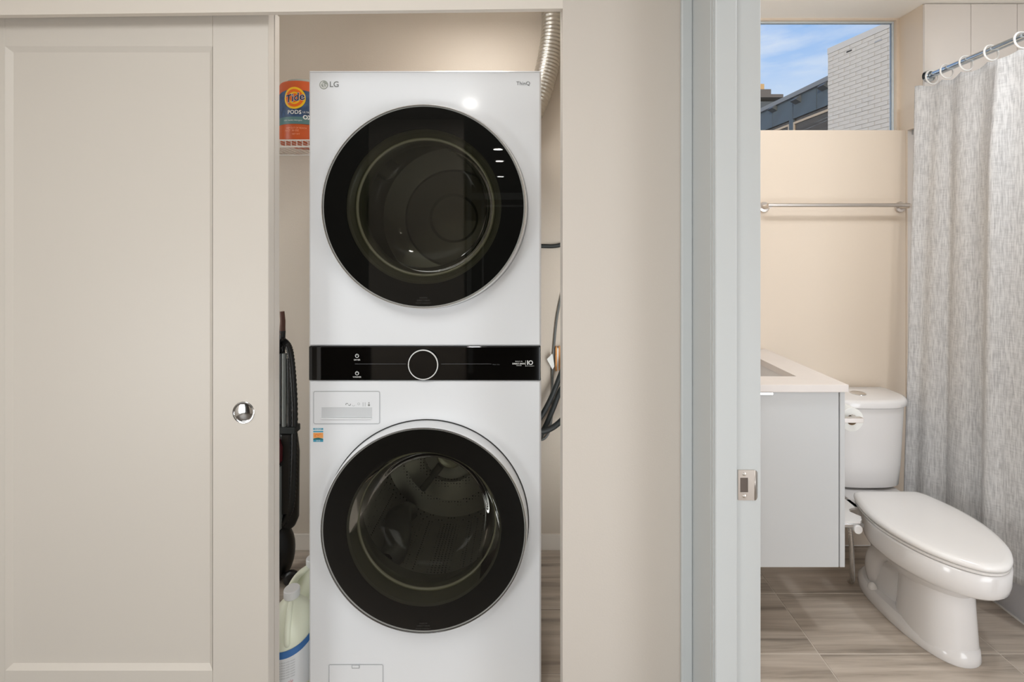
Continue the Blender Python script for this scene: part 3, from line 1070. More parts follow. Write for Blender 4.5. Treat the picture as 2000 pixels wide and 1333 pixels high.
flat_ring(b, sx0 + 0.010, Y_M - 0.0011, sz0 + hh * 0.45, 0.0035, 0.0048, 14, 0.0, PI * 1.3)
flat_ring(b, sx0 + 0.020, Y_M - 0.0011, sz0 + hh * 0.50, 0.0030, 0.0042, 14, 0.5, PI * 1.2)
b.build('sticker_scribble', 'lab_orange', st, smooth=0)
# filter cover at the foot
cx0, cx1, cz0, cz1 = zx(643.5), zx(748), 0.048, zz_(1298.5)
fc = MB().box(cx0, cx1, Y_M - 0.0018, Y_M + 0.0002, cz0, cz1, bev=0.0008, seg=1).build('filter_cover', 'plastic_w', tower, smooth=20)
rounded_frame(MB(), cx0 - 0.0012, cx1 + 0.0012, cz0 - 0.0012, cz1 + 0.0012, 0.004, 0.0016, Y_M - 0.0020).build('cover_gap', 'groove', fc, smooth=0)
MB().box(zx(687.5), zx(703), Y_M - 0.0034, Y_M - 0.0016, zz_(1305), zz_(1297.5), bev=0.0012).build('cover_latch', 'groove', fc)
MB().box(zx(689), zx(701.5), Y_M - 0.0042, Y_M - 0.003, zz_(1303), zz_(1299), bev=0.0005).build('latch_tab', 'plastic_w', fc)

# makers emblem and lettering
lx, lz, lr = zx(632.5), zz_(166), 8.6 / F * Y_M
yl = Y_M - 0.0009
em = MB().lathe([(lr, 0.0), (lr, -0.0006), (0.0005, -0.0007)], (lx, Y_M, lz), 'Y', 40, cap1=True).build('emblem', 'logo_face', tower, smooth=20)
b = MB()
flat_ring(b, lx, yl, lz, lr * 0.66, lr * 0.80, 40, 0.0, 1.62 * PI)       # open G ring
b2 = MB()
b = MB()
flat_ring(b, lx, yl, lz, lr * 0.60, lr * 0.78, 36, PI * 0.55, PI * 2.0)
flat_rect(b, lx + lr * 0.30, lx + lr * 0.78, lz - lr * 0.10, lz + lr * 0.06, yl)
flat_rect(b, lx - lr * 0.09, lx + lr * 0.08, lz - lr * 0.36, lz + lr * 0.42, yl)
flat_rect(b, lx - lr * 0.09, lx + lr * 0.30, lz - lr * 0.44, lz - lr * 0.28, yl)
flat_disc(b, lx - lr * 0.32, yl, lz + lr * 0.24, lr * 0.12, 14)
b.build('emblem_mark', 'print_white', em, smooth=0)
b = MB()
front_text(b, 'LG', 0.0232, zx(643.5), zz_(165.5), yl, 'LEFT', bold=0.0003)
b.build('brand_lettering', 'print_grey', tower, smooth=0)
b = MB()
front_text(b, 'ThinQ', 0.0155, zx(1022), zz_(163.5), yl, 'CENTER')
b.build('model_lettering', 'print_dark', tower, smooth=0)


# =================================================================== CLOSET CONTENTS
# foil duct
def smooth_path(pts, k=12):
    pts = [Vector(p) for p in pts]
    out = []
    n = len(pts)
    for i in range(n - 1):
        p0, p1, p2, p3 = pts[max(i - 1, 0)], pts[i], pts[i + 1], pts[min(i + 2, n - 1)]
        for j in range(k):
            t = j / k
            out.append(0.5 * ((2 * p1) + (-p0 + p2) * t + (2 * p0 - 5 * p1 + 4 * p2 - p3) * t * t + (-p0 + 3 * p1 - 3 * p2 + p3) * t ** 3))
    out.append(pts[-1])
    return out


YD = 2.094
path = smooth_path([(X_(1081, YD), YD, HC), (X_(1080, YD), YD, Z_(60, YD)), (X_(1073, YD), YD, Z_(110, YD)),
                    (X_(1063, YD), YD, Z_(155, YD)), (X_(1048, YD), YD, Z_(200, YD)), (X_(1025, YD), YD, Z_(240, YD)), (X_(990, YD), YD, Z_(270, YD))], 56)
rr = [0.050 + 0.0018 * math.cos(2 * PI * i / 8.0) for i in range(len(path))]
tag(MB().tube(path, rr, 28).build('flexible_duct', 'duct', smooth=60), 'ribbed foil dryer duct rising to the closet ceiling behind the laundry tower', 'duct')

YH = 2.138
tag(MB().tube(smooth_path([(X_(1000, YH), YH, Z_(484, YH)), (X_(1050, YH), YH, Z_(481, YH)), (X_(1080, YH), YH, Z_(481, YH)), (X_(1100, YH), YH, Z_(477, YH)), (X_(1150, YH), YH, Z_(460, YH))]), 0.0095, 12).build('power_cord', 'rubber'),
    'thick black power cord stretched across the wall right of the upper dryer door', 'cord')
tag(MB().tube(smooth_path([(X_(1097, YH), YH, Z_(575, YH)), (X_(1088, YH), YH, Z_(620, YH)), (X_(1082, YH), YH, Z_(680, YH)), (X_(1079, YH), YH, Z_(730, YH)),
                           (X_(1079, YH), YH, Z_(790, YH)), (X_(1074, YH), YH, Z_(838, YH)), (X_(1062, YH), YH, Z_(858, YH)), (X_(1040, YH), YH, Z_(860, YH))]), 0.0052, 10).build('thin_cable', 'cable_grey'),
    'thin grey cable hanging down the closet wall right of the tower', 'cable')
YH2 = 2.105
hs = [([(1110, 690), (1094, 735), (1078, 775), (1062, 806), (1045, 830), (1030, 850)], 0.0115, 'upper black rubber hose looping down behind the black control panel'),
      ([(1112, 735), (1094, 765), (1080, 800), (1066, 832), (1050, 862), (1035, 880)], 0.0115, 'middle black rubber hose between two others beside the tower'),
      ([(1115, 800), (1097, 822), (1080, 836), (1062, 843), (1045, 842), (1030, 836)], 0.0125, 'lowest black rubber hose curving flat behind the washer')]
for i, (pp, r_, lb) in enumerate(hs):
    yy = (2.072, 2.098, 2.044)[i]
    tag(MB().tube(smooth_path([(X_(a, yy), yy + 0.004 * math.sin(k), Z_(b_, yy)) for k, (a, b_) in enumerate(pp)]), r_, 12).build('water_hose', 'rubber'), lb, 'hose', 'black hoses beside the tower')
# paper tag on the cable
tg = MB()
yt = 2.112
tg._add([(X_(1068, yt), yt, Z_(702, yt)), (X_(1079, yt), yt, Z_(691, yt)), (X_(1083, yt), yt, Z_(716, yt)), (X_(1079, yt), yt, Z_(722, yt))], [(0, 1, 2, 3)])
tag(tg.build('paper_tag', 'paper', smooth=0, solid=0.001), 'small white paper tag hanging on the grey cable', 'tag')
# valve box on the wall
vb = thing('valve_box', 'shallow valve box with orange edge on the closet wall beside the tower', 'valve box', (X_(1105, Y_CB), Y_CB - 0.02, Z_(722, Y_CB)))
MB().box(X_(1084, Y_CB), X_(1087, Y_CB), Y_CB - 0.03, Y_CB, Z_(722, Y_CB), Z_(676, Y_CB), bev=0.001).build('side_plate', 'brass_orange', vb)
MB().box(X_(1087.3, Y_CB), X_(1090, Y_CB), Y_CB - 0.026, Y_CB, Z_(720, Y_CB), Z_(678, Y_CB), bev=0.001).build('liner', 'paper', vb)
MB().box(X_(1090.2, Y_CB), X_(1140, Y_CB), Y_CB - 0.022, Y_CB, Z_(722, Y_CB), Z_(676, Y_CB), bev=0.001).build('face_plate', 'brass_orange', vb)

# wire shelf
YS0 = 1.85
ZS = Z_(272.5, YS0)
ws = thing('wire_shelf', 'white coated wire shelf on the closet wall left of the tower', 'shelf', (-1.1, 2.0, ZS - 0.03))
sxa, sxb = -1.70, -0.655
MB().tube([(sxa, YS0, ZS - 0.003), (sxb, YS0, ZS - 0.003)], 0.003, 8).build('front_wire', 'wire', ws)
MB().tube([(sxa, YS0, ZS - 0.028), (sxb, YS0, ZS - 0.028)], 0.0035, 8).build('lower_wire', 'wire', ws)
MB().tube([(sxa, Y_CB - 0.004, ZS - 0.004), (sxb, Y_CB - 0.004, ZS - 0.004)], 0.003, 8).build('back_wire', 'wire', ws)
dk = MB()
nw = 48
for i in range(nw):
    x = sxa + 0.01 + (sxb - sxa - 0.02) * i / (nw - 1)
    dk.tube([(x, YS0 - 0.001, ZS - 0.030), (x, YS0 - 0.001, ZS - 0.0015), (x, Y_CB - 0.002, ZS - 0.0015)], 0.0014, 6)
dko = dk.build('wire_deck', 'wire', ws)
dko['kind'] = 'stuff'

# tub of laundry capsules
TCX, TCY, TR = X_(575, 1.87), 1.97, 0.100
tub = thing('detergent_tub', 'orange and blue round tub of laundry capsules on the wire shelf', 'detergent tub', (TCX, TCY, ZS))
zt = lambda p: Z_(p, TCY - TR)
MB().lathe([(0.094, 0.001), (0.100, 0.006), (0.1005, zt(157) - ZS - 0.010), (0.096, zt(157) - ZS), (0.070, zt(156) - ZS)], (TCX, TCY, ZS), 'Z', 64, cap0=True, cap1=True).build('body', 'tub_orange', tub, smooth=40)
MB().lathe([(0.068, zt(157) - ZS - 0.003), (0.074, zt(156) - ZS + 0.001), (0.074, zt(151) - ZS), (0.071, zt(149) - ZS), (0.0008, zt(148) - ZS)], (TCX, TCY, ZS), 'Z', 48, cap1=True).build('lid', 'tub_clear', tub, smooth=40)


def wrap(mb, me, x0, z0, cx, cy, R, rot=0.0):
    c, s = math.cos(rot), math.sin(rot)

    def f(v):
        u, h = v.x * c - v.y * s, v.x * s + v.y * c
        a = (x0 - cx + u) / R
        return (cx + R * math.sin(a), cy - R * math.cos(a), z0 + h)
    mb.mesh(me, f)
    return mb


def wrap_poly(mb, fn_rows, cx, cy, R):
    """rows of (u, z)"""
    mb.grid([[(cx + R * math.sin(u / R), cy - R * math.cos(u / R), z) for (u, z) in row] for row in fn_rows])
    return mb


def wrap_disc(mb, u0, z0, r0, r1, cx, cy, R, n=40, a0=0, a1=2 * PI, sq=1.0):
    rows = []
    for r_ in (r0, (r0 + r1) / 2, r1):
        rows.append([(u0 + r_ * math.cos(a0 + (a1 - a0) * i / n), z0 + sq * r_ * math.sin(a0 + (a1 - a0) * i / n)) for i in range(n + 1)])
    return wrap_poly(mb, rows, cx, cy, R)


def urow(z, u0, u1, n=36, bow=0.0):
    return [(u0 + (u1 - u0) * i / n, z + bow * (1 - (2 * i / n - 1) ** 2)) for i in range(n + 1)]


lab = wrap_poly(MB(), [urow(zt(242), -0.10, 0.10), urow(zt(230), -0.10, 0.10), urow(zt(182), -0.10, 0.10, bow=0.014)], TCX, TCY, TR + 0.0012).build('blue_label', 'lab_blue', tub)
wrap_poly(MB(), [urow(zt(242), -0.10, 0.10), urow(zt(228), -0.10, 0.10)], TCX, TCY, TR + 0.0018).build('teal_strip', 'lab_teal', lab)
uz = zt(191.5)
wrap_disc(MB(), 0.0, uz, 0.0002, 0.0430, TCX, TCY, TR + 0.0022).build('yellow_disc', 'lab_yellow', lab)
wrap_disc(MB(), 0.0, uz, 0.0240, 0.0350, TCX, TCY, TR + 0.0027).build('orange_rings', 'lab_orange', lab)
wrap_disc(MB(), 0.0, uz, 0.0002, 0.0180, TCX, TCY, TR + 0.0027).build('orange_rings', 'lab_orange', lab)
me = text_me('Tide', 0.042, 'CENTER', 0.22, bold=0.0016)
wrap(MB(), me, TCX, uz, TCX, TCY, TR + 0.0034, 0.20).build('brand_lettering', 'print_white', lab, smooth=0)
me2 = text_me('Tide', 0.042, 'CENTER', 0.22, bold=0.0004)
wrap(MB(), me2, TCX, uz, TCX, TCY, TR + 0.0039, 0.20).build('brand_lettering', 'lab_navy', lab, smooth=0)
t = MB()
wrap(t, text_me('PODS', 0.021, 'CENTER', 0.0, spacing=1.05, bold=0.0004), TCX, zt(219.5), TCX, TCY, TR + 0.0030)
wrap(t, text_me('ULTRA', 0.010, 'CENTER'), TCX + 0.047, zt(219), TCX, TCY, TR + 0.0030)
wrap(t, text_me('OXI', 0.022, 'LEFT', bold=0.0010), TCX + 0.033, zt(229), TCX, TCY, TR + 0.0034)
wrap(t, text_me('4 IN 1 laundry detergent', 0.0075, 'CENTER'), TCX - 0.008, zt(235), TCX, TCY, TR + 0.0030)
t.build('label_lettering', 'print_white', lab, smooth=0)
t = MB()
wrap(t, text_me('KEEP OUT OF REACH', 0.0085, 'CENTER'), TCX + 0.005, zt(250), TCX, TCY, TR + 0.0016)
wrap(t, text_me('70 CT  56 OZ', 0.010, 'CENTER'), TCX - 0.012, zt(255), TCX, TCY, TR + 0.0016)
wrap(t, text_me('NET WT', 0.008, 'CENTER'), TCX + 0.006, zt(262), TCX, TCY, TR + 0.0016)
t.build('lower_lettering', mat('pale_orange_print', (244, 178, 140), 0.5), tub, smooth=0)

# upright vacuum cleaner
YV = 1.93
vx = lambda p: X_(p, YV)
vz = lambda p: Z_(p, YV)
vac = thing('vacuum_cleaner', 'black upright vacuum cleaner standing in the closet behind the sliding doors', 'vacuum cleaner', (vx(545), 1.97, 0))
MB().tube([(vx(546), YV + 0.02, vz(900)), (vx(546.5), YV + 0.02, vz(660)), (vx(547), YV + 0.02, vz(648))], 0.012, 14).build('stick', 'vac_black', vac)
MB().tube([(vx(546.5), YV + 0.02, vz(655)), (vx(547.5), YV + 0.02, vz(628)), (vx(546), YV + 0.02, vz(610))], [0.012, 0.010, 0.009], 14).build('grip', 'vac_brown', vac)
MB().tube(smooth_path([(vx(540), YV, vz(690)), (vx(548), YV, vz(671)), (vx(556), YV, vz(668)), (vx(566), YV, vz(685)), (vx(572), YV, vz(735)), (vx(575), YV, vz(800)),
                       (vx(574.5), YV, vz(870)), (vx(573), YV, vz(930)), (vx(569), YV, vz(985)), (vx(558), YV, vz(1015)), (vx(540), YV, vz(1035))], 14),
          [0.0125 + 0.0012 * math.cos(i * PI) for i in range(10 * 14 + 1)], 14).build('hose', 'vac_black', vac, smooth=70)
MB().tube([(vx(556.5), YV - 0.005, vz(690)), (vx(556.5), YV - 0.005, vz(835))], 0.0095, 14).build('wand', 'vac_grey', vac)
MB().tube([(vx(566), YV - 0.002, vz(700)), (vx(567), YV - 0.002, vz(835))], 0.0110, 14).build('crevice_tool', 'vac_black', vac)
MB().box(vx(538), vx(580.5), YV - 0.02, YV + 0.03, vz(845), vz(832), bev=0.004).build('strap', 'rubber', vac)
MB().lathe([(0.050, 0.0), (0.062, 0.03), (0.064, 0.30), (0.058, 0.36), (0.040, 0.38)], (vx(538), YV + 0.06, 0.20), 'Z', 36, cap0=True, cap1=True).build('body', 'vac_black', vac, smooth=40)
MB().lathe([(0.020, 0.0), (0.034, 0.014), (0.036, 0.07), (0.026, 0.10)], (vx(538), YV - 0.010, vz(905)), 'Z', 28, cap0=True, cap1=True).build('cyclone_cap', 'vac_red', vac, smooth=40)
MB().lathe([(0.034, 0.0), (0.036, 0.02), (0.036, vz(908) - vz(1030))], (vx(536), YV - 0.010, vz(1030)), 'Z', 28, cap0=True, cap1=True).build('dust_bin', 'vac_grey', vac, smooth=40)
MB().box(vx(548), vx(571), YV - 0.012, YV + 0.02, vz(1005), vz(846), bev=0.010, seg=3).build('lower_wand', 'vac_black', vac)
MB().ball((vx(541), YV + 0.02, 0.115), 0.055, 0.075, 0.112, 28, 14).build('motor_base', 'vac_black', vac, smooth=60)
MB().lathe([(0.001, -0.016), (0.020, -0.015), (0.031, -0.008), (0.033, 0.0), (0.031, 0.008), (0.020, 0.015), (0.001, 0.016)], (vx(574), YV - 0.02, 0.034), 'Y', 32).build('wheel', 'vac_black', vac, smooth=60)
MB().tube([(vx(545), YV - 0.01, 0.05), (vx(574), YV - 0.02, 0.034)], 0.010, 10).build('axle', 'vac_black', vac)


# jugs
def jug(name, cx, cy, label, top, ang, with_label):
    short = with_label
    r = 0.0735
    s = top / 0.30
    root = thing(name, label, 'jug', (cx, cy, 0), 'milky gallon jugs on the closet floor')
    prof = [(0.060, 0.001), (0.070, 0.004), (r, 0.014), (r, 0.170 * s), (0.0715, 0.190 * s), (0.064, 0.214 * s), (0.050, 0.238 * s), (0.034, 0.256 * s), (0.023, 0.266 * s), (0.0195, 0.270 * s), (0.0195, 0.284 * s)]
    MB().lathe(prof, (cx, cy, 0), 'Z', 56, cap0=True, cap1=True).build('body', 'jug', root, smooth=50)
    n = 30
    cp_ = MB()
    secs = []
    for (rr_, h) in ((0.0225, 0.274 * s), (0.0232, 0.276 * s), (0.0232, 0.297 * s), (0.0215, 0.300 * s), (0.0005, 0.300 * s)):
        secs.append([(cx + rr_ * math.cos(2 * PI * i / 60) * (1 + 0.02 * (i % 2)), cy + rr_ * math.sin(2 * PI * i / 60) * (1 + 0.02 * (i % 2)), h) for i in range(60)])
    cp_.loft(secs)
    cp_.build('cap', 'cap', root, smooth=30)
    # grip: a rib that runs from the neck down the shoulder
    d = Vector((math.cos(ang), math.sin(ang), 0))
    P = []
    pr_ = ((0.020, 0.266), (0.036, 0.258), (0.052, 0.241), (0.065, 0.222), (0.0725, 0.198), (0.0725, 0.180), (0.064, 0.170)) if with_label else \
        ((0.018, 0.268), (0.036, 0.266), (0.060, 0.252), (0.080, 0.222), (0.088, 0.184), (0.086, 0.140), (0.076, 0.112), (0.062, 0.100))
    for (q, h) in pr_:
        P.append((cx + d.x * q, cy + d.y * q, h * s))
    MB().tube(smooth_path(P, 6), 0.0085 if with_label else 0.0105, 14).build('handle', 'jug', root, smooth=60)
    if with_label:
        R = r + 0.0012
        wave = lambda u: 0.151 + 0.011 * (max(u, -0.06) / 0.075 + 0.3) ** 2 - 0.0012
        us = [-0.105 + 0.21 * i / 40 for i in range(41)]
        lb = wrap_poly(MB(), [[(u, 0.030) for u in us], [(u, wave(u) - 0.022) for u in us]], cx, cy, R).build('paper_label', 'jug_label', root)
        wrap_poly(MB(), [[(u, wave(u) - 0.022) for u in us], [(u, wave(u)) for u in us]], cx, cy, R + 0.0002).build('blue_band', 'jug_blue', lb)
        t = MB()
        for k in range(7):
            wrap(t, text_me('directions for use dilute with water', 0.0058, 'CENTER'), cx + 0.002, 0.118 - 0.0078 * k, cx, cy, R + 0.0006, 0.10)
        t.build('label_lettering', 'print_lgrey', lb, smooth=0)
        t = MB()
        wrap_disc(t, -0.030, 0.052, 0.0002, 0.0055, cx, cy, R + 0.0006, 18)
        wrap_disc(t, -0.012, 0.054, 0.0030, 0.0055, cx, cy, R + 0.0006, 18)
        t.build('blue_marks', 'jug_blue', lb, smooth=0)
        t = MB()
        wrap(t, text_me('Gentle', 0.014, 'CENTER', 0.3), cx + 0.018, 0.058, cx, cy, R + 0.0006, 0.12)
        t.build('pink_script', mat('pink_print', (214, 150, 160), 0.5), lb, smooth=0)
    return root


jug('plastic_jug', X_(570, 1.50), 1.50, 'front milky jug with blue banded label, beside the foot of the tower', Z_(1149, 1.50), -PI / 2 + 0.28, True)
jug('plastic_jug', X_(612, 1.665), 1.665, 'rear milky jug, mostly hidden behind the tower and the front jug', Z_(1089, 1.665), -PI / 2 - 0.75, False)

# =================================================================== BATHROOM THINGS
# towel bar
YB = 2.112
zb = Z_(401, YB)
xl, xr_ = X_(1491, Y_BL), X_(1757, Y_BL)
tb = thing('towel_bar', 'long brushed metal towel bar on the cream wall under the window', 'towel bar', ((xl + xr_) / 2, Y_BL, zb))
MB().tube([(xl - 0.012, YB, zb), (X_(1776, YB), YB, zb)], 0.0085, 16).build('bar', 'nickel', tb)
for x in (xl, xr_):
    ml_ = MB().lathe([(0.0245, 0.0), (0.0245, -0.006), (0.022, -0.009), (0.011, -0.010), (0.0095, -0.014), (0.0095, YB - Y_BL)], (x, Y_BL, zb - 0.004), 'Y', 32, cap1=True)
    ml_.build('wall_mount', 'nickel', tb, smooth=40)

# vanity and worktop
YV0 = 1.630
VR = X_(1650.5, YV0)
VB = Z_(1109, YV0)
CT0, CT1 = 0.872, 0.8975
van = thing('vanity_cabinet', 'pale grey wall hung vanity cabinet left of the toilet', 'cabinet', (0.82, 1.9, VB))
VLx = X_PB + 0.003
MB().box(X_(1640.5, YV0) + 0.0, VR, YV0, Y_BL - 0.001, VB, CT0 - 0.001, bev=0.0012, seg=1).build('side_panel', 'vanity', van)
MB().box(VLx, VLx + 0.018, YV0 + 0.02, Y_BL - 0.001, VB + 0.001, CT0 - 0.001).build('side_panel', 'vanity', van)
MB().box(VLx + 0.0182, X_(1640.5, YV0) - 0.0004, YV0 + 0.021, Y_BL - 0.001, VB + 0.001, VB + 0.018).build('bottom_panel', 'vanity', van)
MB().box(VLx + 0.0182, X_(1640.5, YV0) - 0.0004, YV0 + 0.021, YV0 + 0.024, VB + 0.0185, CT0 - 0.001).build('inner_face', 'gapdark', van)
xd1 = X_(1638.5, YV0)
dv = MB().box(VLx + 0.20, xd1, YV0, YV0 + 0.019, VB, CT0 - 0.0035, bev=0.0012, seg=1).build('cabinet_door', 'vanity', van)
MB().box(VLx, VLx + 0.197, YV0, YV0 + 0.019, VB, CT0 - 0.0035, bev=0.0012, seg=1).build('cabinet_door', 'vanity', van)
yq = YV0
hpx = X_(1509, yq - 0.012)
MB().box(hpx - 0.10, hpx, yq - 0.014, yq + 0.004, CT0 - 0.0032, CT0 - 0.0018).build('edge_pull', 'chrome', dv)
MB().box(hpx - 0.10, hpx, yq - 0.015, yq - 0.0135, CT0 - 0.0085, CT0 - 0.0018).build('edge_pull', 'chrome', dv)
# worktop with a real sink cut-out
cx1 = X_(1658, 1.614)
sk = (0.58, 0.984, 1.721, 2.03)
wt = MB()
Xs = [VLx, sk[0], sk[1], cx1]
Ys = [1.614, sk[2], sk[3], Y_BL - 0.001]
for i in range(3):
    for j in range(3):
        if i == 1 and j == 1:
            continue
        a, b_, c, d = Xs[i], Xs[i + 1], Ys[j], Ys[j + 1]
        for (z, rev) in ((CT1, False), (CT0, True)):
            f = (0, 1, 2, 3) if not rev else (3, 2, 1, 0)
            wt._add([(a, c, z), (b_, c, z), (b_, d, z), (a, d, z)], [f])
def wallq(p, q):
    wt._add([(p[0], p[1], CT0), (q[0], q[1], CT0), (q[0], q[1], CT1), (p[0], p[1], CT1)], [(0, 1, 2, 3)])
for i in range(3):
    wallq((Xs[i], Ys[0]), (Xs[i + 1], Ys[0])); wallq((Xs[i], Ys[3]), (Xs[i + 1], Ys[3]))
    wallq((Xs[0], Ys[i]), (Xs[0], Ys[i + 1])); wallq((Xs[3], Ys[i]), (Xs[3], Ys[i + 1]))
wallq((sk[0], sk[2]), (sk[1], sk[2])); wallq((sk[0], sk[3]), (sk[1], sk[3]))
wallq((sk[0], sk[2]), (sk[0], sk[3])); wallq((sk[1], sk[2]), (sk[1], sk[3]))
wto = wt.build('vanity_worktop', 'quartz', smooth=20)
md = wto.modifiers.new('bevel', 'BEVEL'); md.width = 0.0015; md.segments = 2; md.limit_method = 'ANGLE'
tag(wto, 'white quartz worktop with sink cut-out on the vanity cabinet', 'worktop')
# undermount basin: open tray hung below the cut-out
g = 0.004
bx0, bx1, by0, by1 = sk[0] - g, sk[1] + g, sk[2] - g, sk[3] + g
def rr_loop(x0, x1, y0, y1, z, rad, k=6):
    P = []
    for (cx_, cy_, a) in ((x1 - rad, y1 - rad, 0), (x0 + rad, y1 - rad, PI / 2), (x0 + rad, y0 + rad, PI), (x1 - rad, y0 + rad, 1.5 * PI)):
        for i in range(k + 1):
            t_ = a + PI / 2 * i / k
            P.append((cx_ + rad * math.cos(t_), cy_ + rad * math.sin(t_), z))
    return P
zs = CT0 - 0.0006
bsn = MB().loft([rr_loop(bx0 - 0.012, bx1 + 0.012, by0 - 0.012, by1 + 0.012, zs, 0.02), rr_loop(bx0, bx1, by0, by1, zs, 0.014),
                 rr_loop(bx0 + 0.004, bx1 - 0.004, by0 + 0.004, by1 - 0.004, zs - 0.09, 0.02), rr_loop(bx0 + 0.03, bx1 - 0.03, by0 + 0.03, by1 - 0.03, zs - 0.115, 0.03),
                 rr_loop(bx0 + 0.10, bx1 - 0.10, by0 + 0.10, by1 - 0.10, zs - 0.120, 0.03)], cap0=False, cap1=True)
bo = bsn.build('undermount_sink', 'ceramic', smooth=50)
tag(bo, 'white rectangular undermount sink below the quartz worktop', 'sink')
MB().lathe([(0.022, 0.0), (0.020, 0.002), (0.014, 0.001), (0.001, 0.001)], (0.78, 1.875, zs - 0.1199), 'Z', 24).build('drain', 'chrome', bo)

# toilet paper holder and roll
YR = 1.745
rc = (X_(1665, YR), YR, Z_(817, YR))
hold = thing('paper_holder', 'square brushed metal toilet paper holder on the vanity side', 'paper holder', (VR, YR, rc[2]))
zq = rc[2]
MB().box(VR, VR + 0.006, YR - 0.045, YR - 0.002, zq - 0.018, zq + 0.022, bev=0.002).build('mount_plate', 'nickel', hold)
MB().box(VR + 0.006, X_(1686, YR - 0.03), YR - 0.034, YR - 0.014, zq - 0.006, zq + 0.0115, bev=0.0015).build('front_arm', 'nickel', hold)
MB().box(rc[0] - 0.007, rc[0] + 0.007, YR - 0.014, YR + 0.115, zq + 0.001, zq + 0.011, bev=0.002).build('spindle', 'nickel', hold)
roll_r = 0.043
core = 0.0195
rz = zq + 0.011 - core + 0.0008
ro = MB().lathe([(core, 0.0), (roll_r - 0.001, 0.0), (roll_r, 0.001), (roll_r, 0.099), (roll_r - 0.001, 0.10), (core, 0.10), (core, 0.0)], (rc[0], YR + 0.002, rz), 'Y', 48).build('toilet_paper_roll', 'paper', smooth=40)
tag(ro, 'white toilet paper roll hanging on the holder beside the tank', 'paper roll')
MB().lathe([(core, 0.0008), (core - 0.0012, 0.0008), (core - 0.0012, 0.099), (core, 0.099)], (rc[0], YR + 0.002, rz), 'Y', 40).build('cardboard_core', mat('cardboard', (150, 126, 98), 0.8), ro)

# toilet
TX0 = 1.443
toil = thing('toilet', 'white two piece toilet with closed lid in front of the shower curtain', 'toilet', (TX0, 1.8, 0))


def outline(hw, n=60):
    """hw: list of (y, halfwidth) from the front tip to the back; closed outline"""
    hw = [Vector((a, b, 0)) for a, b in hw]
    p = smooth_path(hw, 6)
    R_ = [(q.x, max(q.y, 0.0)) for q in p]
    L = [(TX0 + w_, y) for (y, w_) in R_] + [(TX0 - w_, y) for (y, w_) in reversed(R_[1:])]
    return L


LIDP = [(1.450, 0.0), (1.453, 0.027), (1.466, 0.056), (1.498, 0.096), (1.552, 0.138), (1.626, 0.168), (1.700, 0.181), (1.768, 0.177), (1.825, 0.164), (1.866, 0.149), (1.890, 0.136), (1.902, 0.122), (1.906, 0.100), (1.907, 0.0)]


def shrink(P, d, cy=1.70):
    out = []
    for (x, y) in P:
        vx_, vy_ = x - TX0, y - cy
        l = math.hypot(vx_, vy_) or 1.0
        out.append((x - vx_ / l * d, y - vy_ / l * d))
    return out


def at(P, z):
    return [(x, y, z) for (x, y) in P]


L0 = outline(LIDP)
lz0 = 0.3690
MB().loft([at(shrink(L0, 0.006), lz0 - 0.0006), at(shrink(L0, 0.001), lz0 + 0.003), at(L0, lz0 + 0.008), at(shrink(L0, 0.001), lz0 + 0.014), at(shrink(L0, 0.006), lz0 + 0.0195),
           at(shrink(L0, 0.020), lz0 + 0.0225), at(shrink(L0, 0.06), lz0 + 0.025), at(shrink(L0, 0.11), lz0 + 0.0265)]).build('seat_lid', 'seat', toil, smooth=50)
MB().loft([at(shrink(L0, 0.007), lz0 - 0.0125), at(shrink(L0, 0.004), lz0 - 0.010), at(shrink(L0, 0.004), lz0 - 0.004), at(shrink(L0, 0.010), lz0 - 0.0022)]).build('seat_ring', 'seat', toil, smooth=50)
# bowl: rim body flows into a narrow pedestal
def egg(yf, yb, hw, ym, p=2.0, n=60):
    P = []
    for i in range(n):
        a = 2 * PI * i / n
        c, s = math.cos(a), math.sin(a)
        xx = hw * math.copysign(abs(s) ** (2 / p), s)
        ll = (ym - yf) if c > 0 else (yb - ym)
        yy = ym - ll * math.copysign(abs(c) ** (2 / p), c)
        P.append((TX0 + xx, yy))
    return P


rimz = lz0 - 0.0135
bw = MB()
bw.loft([at(egg(1.570, 1.89, 0.085, 1.70), 0.185), at(egg(1.560, 1.92, 0.105, 1.70), 0.212), at(egg(1.540, 1.92, 0.128, 1.70), 0.238), at(egg(1.508, 1.915, 0.152, 1.70), 0.262),
         at(egg(1.470, 1.91, 0.170, 1.72, 1.95), 0.272), at(egg(1.461, 1.91, 0.1755, 1.72, 1.95), 0.281), at(egg(1.456, 1.91, 0.1770, 1.72, 1.95), 0.300), at(egg(1.453, 1.91, 0.1775, 1.72, 1.95), rimz - 0.006),
         at(egg(1.457, 1.90, 0.173, 1.72, 1.95), rimz - 0.001), at(egg(1.47, 1.89, 0.16, 1.72, 1.95), rimz)])
# front column
bw.loft([at(egg(1.552, 1.79, 0.098, 1.68, 2.3), 0.030), at(egg(1.556, 1.78, 0.094, 1.68, 2.3), 0.10), at(egg(1.560, 1.775, 0.090, 1.68, 2.3), 0.17), at(egg(1.562, 1.78, 0.094, 1.68, 2.2), 0.205), at(egg(1.552, 1.80, 0.110, 1.68, 2.1), 0.235)])
# trapway body behind the column
bw.loft([at(egg(1.70, 1.955, 0.078, 1.84, 2.3), 0.028), at(egg(1.70, 1.950, 0.070, 1.84, 2.3), 0.10), at(egg(1.70, 1.950, 0.062, 1.84, 2.2), 0.16), at(egg(1.70, 1.955, 0.072, 1.84, 2.3), 0.22), at(egg(1.70, 1.97, 0.095, 1.84, 2.5), 0.30)])
